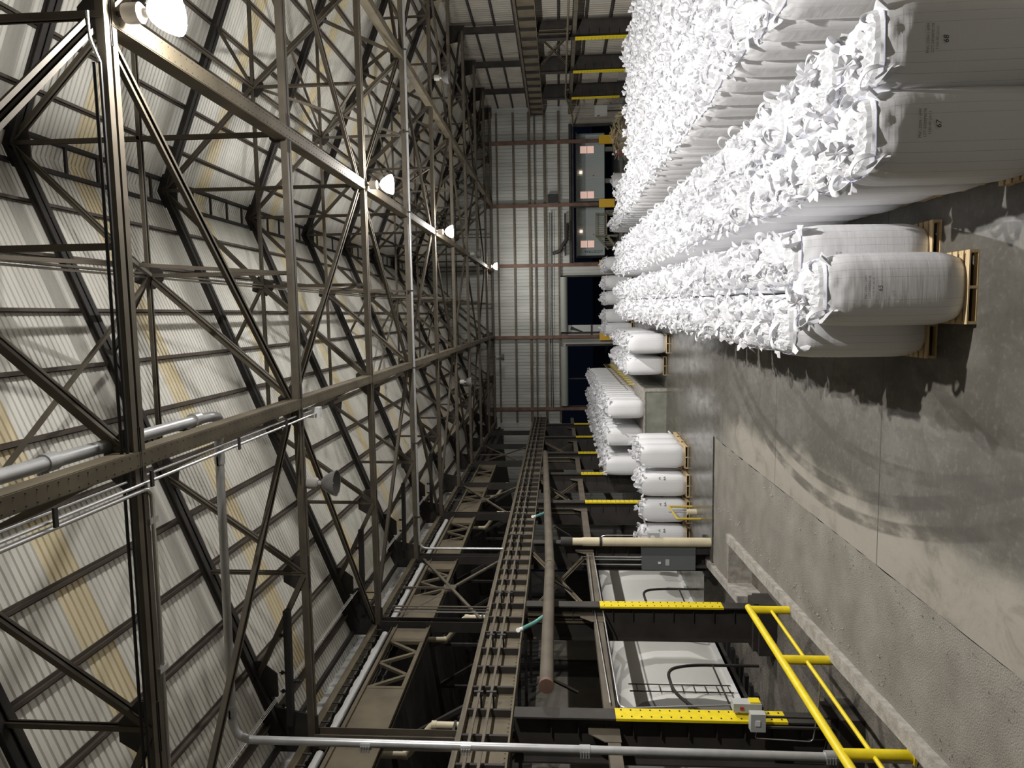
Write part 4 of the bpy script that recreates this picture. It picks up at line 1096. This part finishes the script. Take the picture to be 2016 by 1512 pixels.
for c_ in range(8):
    for r in range(37):
        y = 11.4+r*1.07; x = 5.4+c_*1.06+0.018*(y-12)
        if x-0.9 > 0.425*y: continue
        if c_ >= 2 and y > 36.2+0.3*c_: continue
        if c_ == 1 and y > 45: continue
        BAGS.append((x, y, 0.0, 0, 'white bulk bag in the wide right block, %s file from the aisle, %s row' % (nth(c_+1), nth(r+1)), C_GRP, None))
D_GRP = 'bags stacked before the far doorways'
for c_, x in enumerate((-1.22, -0.17, 1.22, 2.42, 3.85)):
    for r in range(4):
        pl = 'pallet under the front bag by the far doorways, %s from left' % nth(c_+1) if r == 0 else None
        BAGS.append((x, 55.6+r*1.12, PZ, 0, 'distant white bag before the far doorways, %s column from left, %s row' % (nth(c_+1), nth(r+1)), D_GRP, pl))
E_GRP = 'bags in two short rows right of the dock'
for f_, x, y0, nm in ((0, -1.62, 37.75, 'right'), (1, -2.86, 38.75, 'left')):
    for r in range(9):
        pl = 'pallet under the %s bag of the %s short row beside the dock' % (nth(r+1), nm) if r == 0 else None
        BAGS.append((x+0.02*r, y0+r*1.12, PZ, 0, 'white bulk bag in the %s short row beside the dock, %s from front' % (nm, nth(r+1)), E_GRP, pl))
F_GRP = 'bags on the raised dock'
for c_, (x, y0, nm) in enumerate(((-5.2, 38.75, 'right'), (-6.85, 39.3, 'middle'), (-8.42, 39.0, 'left'))):
    for r in range(21):
        BAGS.append((x, y0+r*1.12, DOCKZ, 0, 'white bulk bag on the raised dock, %s row, %s from its front' % (nm, nth(r+1)), F_GRP, None))
G_GRP = 'bags at the left floor edge beside the tall cream pipe'
GN = ['rightmost', 'second', 'third', 'fourth']
for c_, (x, y, n_) in enumerate(((-6.5, 32.15, 3), (-7.72, 31.75, 2), (-8.9, 31.7, 1), (-10.1, 31.65, 1))):
    for r in range(n_):
        BAGS.append((x+0.05*r, y+r*1.13, PZ, 0, 'white bulk bag left of the dock, %s stack toward the cream pipe%s' % (GN[c_], ', front one' if r == 0 else ', %s one back' % nth(r+1)), G_GRP,
                     'pale pallet under the %s of the bags left of the dock%s' % (GN[c_], '' if r == 0 else ', %s one back' % nth(r+1))))
BAGS.sort(key=lambda b: b[0]**2+b[1]**2)
NEAR_D = 23.0
TEXT_BAGS = {}
LEFT = []
nmax = 296
for i, (x, y, z, rz, lab, grp, pl) in enumerate(BAGS):
    if i >= nmax: LEFT.append(BAGS[i]); continue
    d = math.hypot(x, y); special = 'marked' in lab or grp == G_GRP
    q = rnd.randrange(4)*PI/2 if not special else 0.0
    q += rnd.uniform(-0.05, 0.05) if not special else rnd.uniform(-.015, .015)
    jx, jy = (rnd.uniform(-.02, .02), rnd.uniform(-.025, .025)) if not special else (0, 0)
    s = rnd.uniform(0.98, 1.03); sz = rnd.uniform(0.97, 1.03)
    if z == 0.0: sz *= 1.07
    if d < NEAR_D:
        o = dup(NEARP[rnd.randrange(4)], (x+jx, y+jy, z), q, lab, grp, (s, s, sz))
    else:
        o = link('bulk_bag', FARM[rnd.randrange(4)], None, (x+jx, y+jy, z)); o.rotation_euler = (0, 0, q); o.scale = (s, s, sz); tag(o, lab, 'bulk bag', grp)
    if special: TEXT_BAGS[lab] = (o, s, sz)
    if pl:
        ps = (0.9, 0.95, 1) if grp == B_GRP and 'marked' not in lab else None
        if d < NEAR_D: p_ = dup(PALP, (x+(0.04 if ps else 0), y, z-PZ), 0 if special else rnd.uniform(-.03, .03), pl, 'pallets under the bags', ps)
        else: p_ = link('pallet', FARPAL, None, (x, y, z-PZ)); tag(p_, pl, 'pallet', 'pallets under the bags')
# the farthest bags as one mass
vs = []; fs = []; mi = []
for (x, y, z, rz, lab, grp, pl) in LEFT:
    me = FARM[rnd.randrange(4)]; o_ = len(vs); q = rnd.randrange(4)*PI/2; c_, s_ = math.cos(q), math.sin(q)
    for v in me.vertices: vs.append((x+v.co.x*c_-v.co.y*s_, y+v.co.x*s_+v.co.y*c_, z+v.co.z))
    for p_ in me.polygons: fs.append(tuple(i+o_ for i in p_.vertices)); mi.append(p_.material_index)
    if pl:
        pp_ = link('pallet', FARPAL, None, (x, y, z-PZ)); tag(pp_, pl, 'pallet', 'pallets under the bags')
if vs:
    me = bpy.data.meshes.new('distant_bulk_bags'); me.from_pydata(vs, [], fs); me.materials.append(BAG); me.materials.append(FILM)
    me.uv_layers.new(name='UVMap')
    for p_, m_ in zip(me.polygons, mi): p_.material_index = m_
    tag(link('bulk_bags', me), 'mass of small distant white bulk bags ending the far rows', 'bulk bag', None, 'stuff')
for o in NEARP+[PALP]:
    for c_ in list(o.children): bpy.data.objects.remove(c_)
    bpy.data.objects.remove(o)
print('bags', len(BAGS), 'as stuff', len(LEFT))

# ---- printing on the bags
def text_mesh(body, size, shear=0.0):
    cu = bpy.data.curves.new('print', 'FONT'); cu.body = body; cu.size = size; cu.shear = shear; cu.align_x = 'CENTER'; cu.align_y = 'CENTER'; cu.resolution_u = 3
    to = bpy.data.objects.new('print_tmp', cu); COL.objects.link(to); bpy.context.view_layer.update()
    me = bpy.data.meshes.new_from_object(to.evaluated_get(bpy.context.evaluated_depsgraph_get()))
    bpy.data.objects.remove(to); bpy.data.curves.remove(cu); return me
def print_on(bag, lines, x0, z0, size, m, name, gap=1.35, shear=0.0):
    for i, ln in enumerate(lines):
        me = text_mesh(ln, size, shear)
        for v in me.vertices:
            x = x0+v.co.x; z = z0-i*size*gap+v.co.y; r, n = bag_rn(z)
            yy = -r*(max(0.0, 1-abs(x/r)**n))**(1/n)-0.018
            v.co = (x, yy, z)
        me.materials.clear(); me.materials.append(m); link(name, me, bag)
for lab, (o, s, sz) in TEXT_BAGS.items():
    for num in ('65', '63', '67', '68'):
        if 'marked '+num in lab:
            xo = {'65': 0.02, '63': -0.1, '67': 0.05, '68': -0.02}[num]; zt = 1.40 if num in ('65', '63') else 1.47
            print_on(o, ['PNC-220H-1 6MM', 'LOT-S4200M017B', '1150-90 LH-11'], xo, zt, 0.042, INK, 'printed_lot_text', 1.25)
            print_on(o, [num], xo-0.02, zt-0.20, 0.085, MARKER, 'marker_number', shear=0.15)
    if 'left of the dock' in lab and 'front' in lab and 'rightmost' not in lab:
        print_on(o, ['PI', 'BA'], 0.36, 1.17, 0.13, MARKER, 'printed_letters', 1.6)

# ================================================================ OFFICE TRAILER AND YARD
TX0, TX1, TY, TZ0, TZ1 = 5.65, 17.2, 70.0, 1.2, 3.85
t = thing('office_trailer', 'long pale grey office trailer standing outside beyond the doorways', 'trailer', (TX0, TY, 0))
TRM = mat('trailer_siding', (0.74, 0.82, 0.79), 0.55)
W_ = TX1-TX0
wall_sheet('y', 0.0, 0, W_, TZ0, TZ1, pitch=0.2, depth=0.02).obj('siding', TRM, t)
MB().box((0, 0.05, TZ0), (W_, 3.2, TZ1)).obj('box', TRM, t)
MB().box((-0.1, -0.12, TZ1), (W_+0.1, 3.3, TZ1+0.1)).obj('roof', WHITE, t)
GLOW = emit('lit_pink_window', (0.95, 0.62, 0.52), 0.55)
for xx in (0.72, 5.4, 9.65):
    f_ = MB().box((xx, -0.07, 2.15), (xx+0.75, -0.02, 3.6)).obj('window', WHITE, t)
    for z in (2.22, 2.9): MB().box((xx+0.05, -0.08, z), (xx+0.70, -0.07, z+0.62)).obj('pane', GLOW, f_)
for xx in (1.85, 7.45):
    d_ = MB().box((xx, -0.06, TZ0+0.05), (xx+0.95, -0.01, TZ0+2.1)).obj('door', WHITE, t)
    MB().box((xx+0.1, -0.12, TZ0+1.0), (xx+0.16, -0.06, TZ0+1.12)).obj('handle', BLACK, d_)
    MB().box((xx+0.35, -0.12, TZ0+2.15), (xx+0.6, -0.04, TZ0+2.4)).obj('door_light', emit('door_light', (1, 0.75, 0.62), 1.2), t)
me = text_mesh('WILLSCOT', 0.36)
for v in me.vertices: v.co = (0.34+v.co.y, -0.055, 2.25-v.co.x)
me.materials.clear(); me.materials.append(MARKER); link('lettering', me, t)
for xx in (1.0, 4, 7, 10): MB().box((xx, 0.6, 0), (xx+0.4, 1.0, TZ0)).obj('pier', CONC, t)
STW = mat('stair_lumber', (0.42, 0.40, 0.26), 0.7)
t = thing('entry_stairs', 'wooden entry landing with stair and railings before the office trailer', 'stairs', (7.35, 68.7, 0))
MB().box((0, 0, 1.05), (2.2, 1.2, 1.15)).obj('landing', STW, t)
for xx, yy in ((0.05, 0.05), (2.1, 0.05), (0.05, 1.1), (2.1, 1.1)): MB().box((xx-0.05, yy-0.05, 0), (xx+0.05, yy+0.05, 2.1)).obj('post', STW, t)
g = MB(); g.box((0, 0, 2.05), (2.2, 0.06, 2.15)); [g.box((0.1+i*0.2, 0.01, 1.15), (0.14+i*0.2, 0.05, 2.1)) for i in range(11)]; g.obj('railing', STW, t)
g = MB(); g.bar((0, 0.05, 2.1), (-1.3, 0.05, 0.95), 0.06, 0.1); [g.bar((-0.15-i*0.2, 0.05, 1.95-i*0.177), (-0.15-i*0.2, 0.05, 1.0-i*0.177), 0.04, 0.04, (0, 1, 0)) for i in range(6)]; g.obj('railing', STW, t)
g = MB(); [g.box((-0.3*(i+1), 0, 1.0-0.2*(i+1)), (-0.3*i, 1.1, 1.05-0.2*(i+1))) for i in range(4)]; g.bar((0, 0.02, 1.05), (-1.3, 0.02, 0.05), 0.05, 0.22); g.obj('steps', STW, t)
# yellow corner guards at the gable columns
GUARDL = {9.64: 'yellow bumper at the foot of the gable column before the trailer, by the stairs', 15.08: 'yellow bumper at the foot of the rightmost gable column', 4.37: 'yellow bumper at the gable column right of the middle doorway', -2.04: 'yellow bumper guard with black base at the gable column left of the middle doorway'}
YELD = mat('deep_yellow_paint', (0.70, 0.42, 0.02), 0.5)
for x, lab in GUARDL.items():
    t = thing('column_bumper', lab, 'bumper', (x, YE-0.45, 0), 0, 'yellow bumpers at the gable columns')
    MB().prism([(-0.35, -0.2), (0.35, -0.2), (0.35, 0.12), (0.22, 0.12), (0.22, -0.08), (-0.22, -0.08), (-0.22, 0.12), (-0.35, 0.12)], 'z', 0.75, 2.1).obj('yellow_jacket', YELD, t)
    MB().prism([(-0.38, -0.24), (0.38, -0.24), (0.38, 0.12), (0.22, 0.12), (0.22, -0.08), (-0.22, -0.08), (-0.22, 0.12), (-0.38, 0.12)], 'z', 0, 0.75).obj('base', STEELD, t)
# small man door with window left of the middle opening
t = thing('man_door', 'pale door leaf with small dark triangle pane between two doorways', 'door', (-2.0, YE+0.1, 0)); t['kind'] = 'structure'; t.name = 'door_5'
MB().box((0.1, -0.14, 0.1), (1.0, -0.06, 4.9)).obj('leaf', LGREY, t); MB().prism([(0.25, 3.2), (0.9, 4.6), (0.6, 4.7)], 'y', -0.16, -0.13).obj('pane', BLACK, t)
MB().box((0.05, -0.18, 2.7), (1.05, -0.1, 2.85)).obj('rail', STEELD, t)

# ================================================================ RIGHT FAR CORNER: scrap heap, posts, box
rnd = random.Random(99)
t = thing('scrap_heap', 'heap of broken pallet boards by the right far corner', 'scrap heap', (14.4, 58.6, 0))
base = MB(); vs = []; fs = []
for j in range(13):
    for i in range(13):
        a = i/6-1; b2 = j/6-1; h = max(0, 1-a*a)*max(0, 1-b2*b2); vs.append((a*1.5, b2*4.4, 1.25*h*(0.8+0.4*noise.noise(V((i*.7, j*.7, 2))))))
for j in range(12):
    for i in range(12): a = j*13+i; fs.append((a, a+1, a+14, a+13))
base.add(vs, fs); base.obj('pile', mat('scrap_debris', (0.16, 0.13, 0.095), 0.9, scale=4, color2=(0.33, 0.28, 0.20)), t)
for i in range(70):
    a = rnd.uniform(-1.2, 1.2); b2 = rnd.uniform(-4, 4); z = 0.25+1.15*max(0, 1-(a/1.5)**2)*max(0, 1-(b2/4.4)**2)
    an = rnd.uniform(0, PI); L_ = rnd.uniform(0.5, 1.3); d = V((math.cos(an), math.sin(an), rnd.uniform(-.5, .7))).normalized()*L_/2; p = V((a, b2, z))
    MB().bar(p-d, p+d, 0.1, 0.022).obj('board', WOOD if i % 3 else STW, t)
for i, (x, y, lab) in enumerate(((12.6, 57.2, 'red stanchion on the floor beside the scrap heap, nearest of the three'), (13.1, 60.3, 'red stanchion on the floor beside the scrap heap, middle of the three'), (9.7, 57.0, 'red stanchion beside the bright bag near the doorway'))):
    t = thing('stanchion', lab, 'stanchion', (x, y, 0), 0, 'red stanchions')
    MB().tube([(0, 0, 0.02), (0, 0, 1.05)], 0.03, 8).obj('post', RED, t); MB().lathe([(0, 0), (0.2, 0), (0.2, 0.03), (0.04, 0.06), (0, .06)], seg=14).obj('base', STEELD, t); MB().box((-0.08, -0.02, 1.05), (0.08, 0.02, 1.2)).obj('tape_head', WHITE, t)
o = link('bulk_bag', far_mesh(207), None, (10.6, 58.3, 0.0)); o.rotation_euler = (0, 0, 0.6); o.scale = (1.0, 1.0, 0.66); tag(o, 'lone slumped bag with bluish top near the right doorway', 'bulk bag')
t = thing('control_cabinet', 'small grey control cabinet with two dials on the right wall', 'cabinet', (16.2, 58.9, 2.2))
MB().box((-0.35, -0.3, -0.5), (0.35, 0.3, 0.5)).obj('body', LGREY, t)
for yy in (-0.12, 0.12): MB().box((-0.38, yy-0.08, 0.1), (-0.35, yy+0.08, 0.28)).obj('dial', GREY, t)
MB().box((-0.05, -0.05, -2.2), (0.05, 0.05, -0.5)).obj('stand', STEELD, t)
t = thing('conduit_run', 'pale service pipe running along the right columns above the yellow flanges', 'pipe', (0, 0, 0))
MB().tube(bend([(16.75, 20, 5.05), (16.75, 56.5, 5.05), (16.5, 61.5, 4.4), (16.3, YE-0.6, 4.35)], .6), 0.07, 10).obj('pipe', GIRD, t, True)
# concrete wall stub behind the left bags and a dark drum-like mound under the dock end wall
t = thing('plastic_wrapped_bag', 'grey plastic wrapped bag behind the left bags near the yellow column', 'bag', (-11.2, 38.8, 0))
MB().lathe([(0, 0), (0.55, 0.0), (0.62, 0.3), (0.6, 1.1), (0.52, 1.5), (0.3, 1.75), (0, 1.8)], seg=18).obj('body', mat('grey_plastic', (0.35, 0.36, 0.37), 0.3), t, True)
MB().box((-0.65, -0.65, -0.0), (0.65, 0.65, 0.12)).obj('pallet_base', WOOD, t)
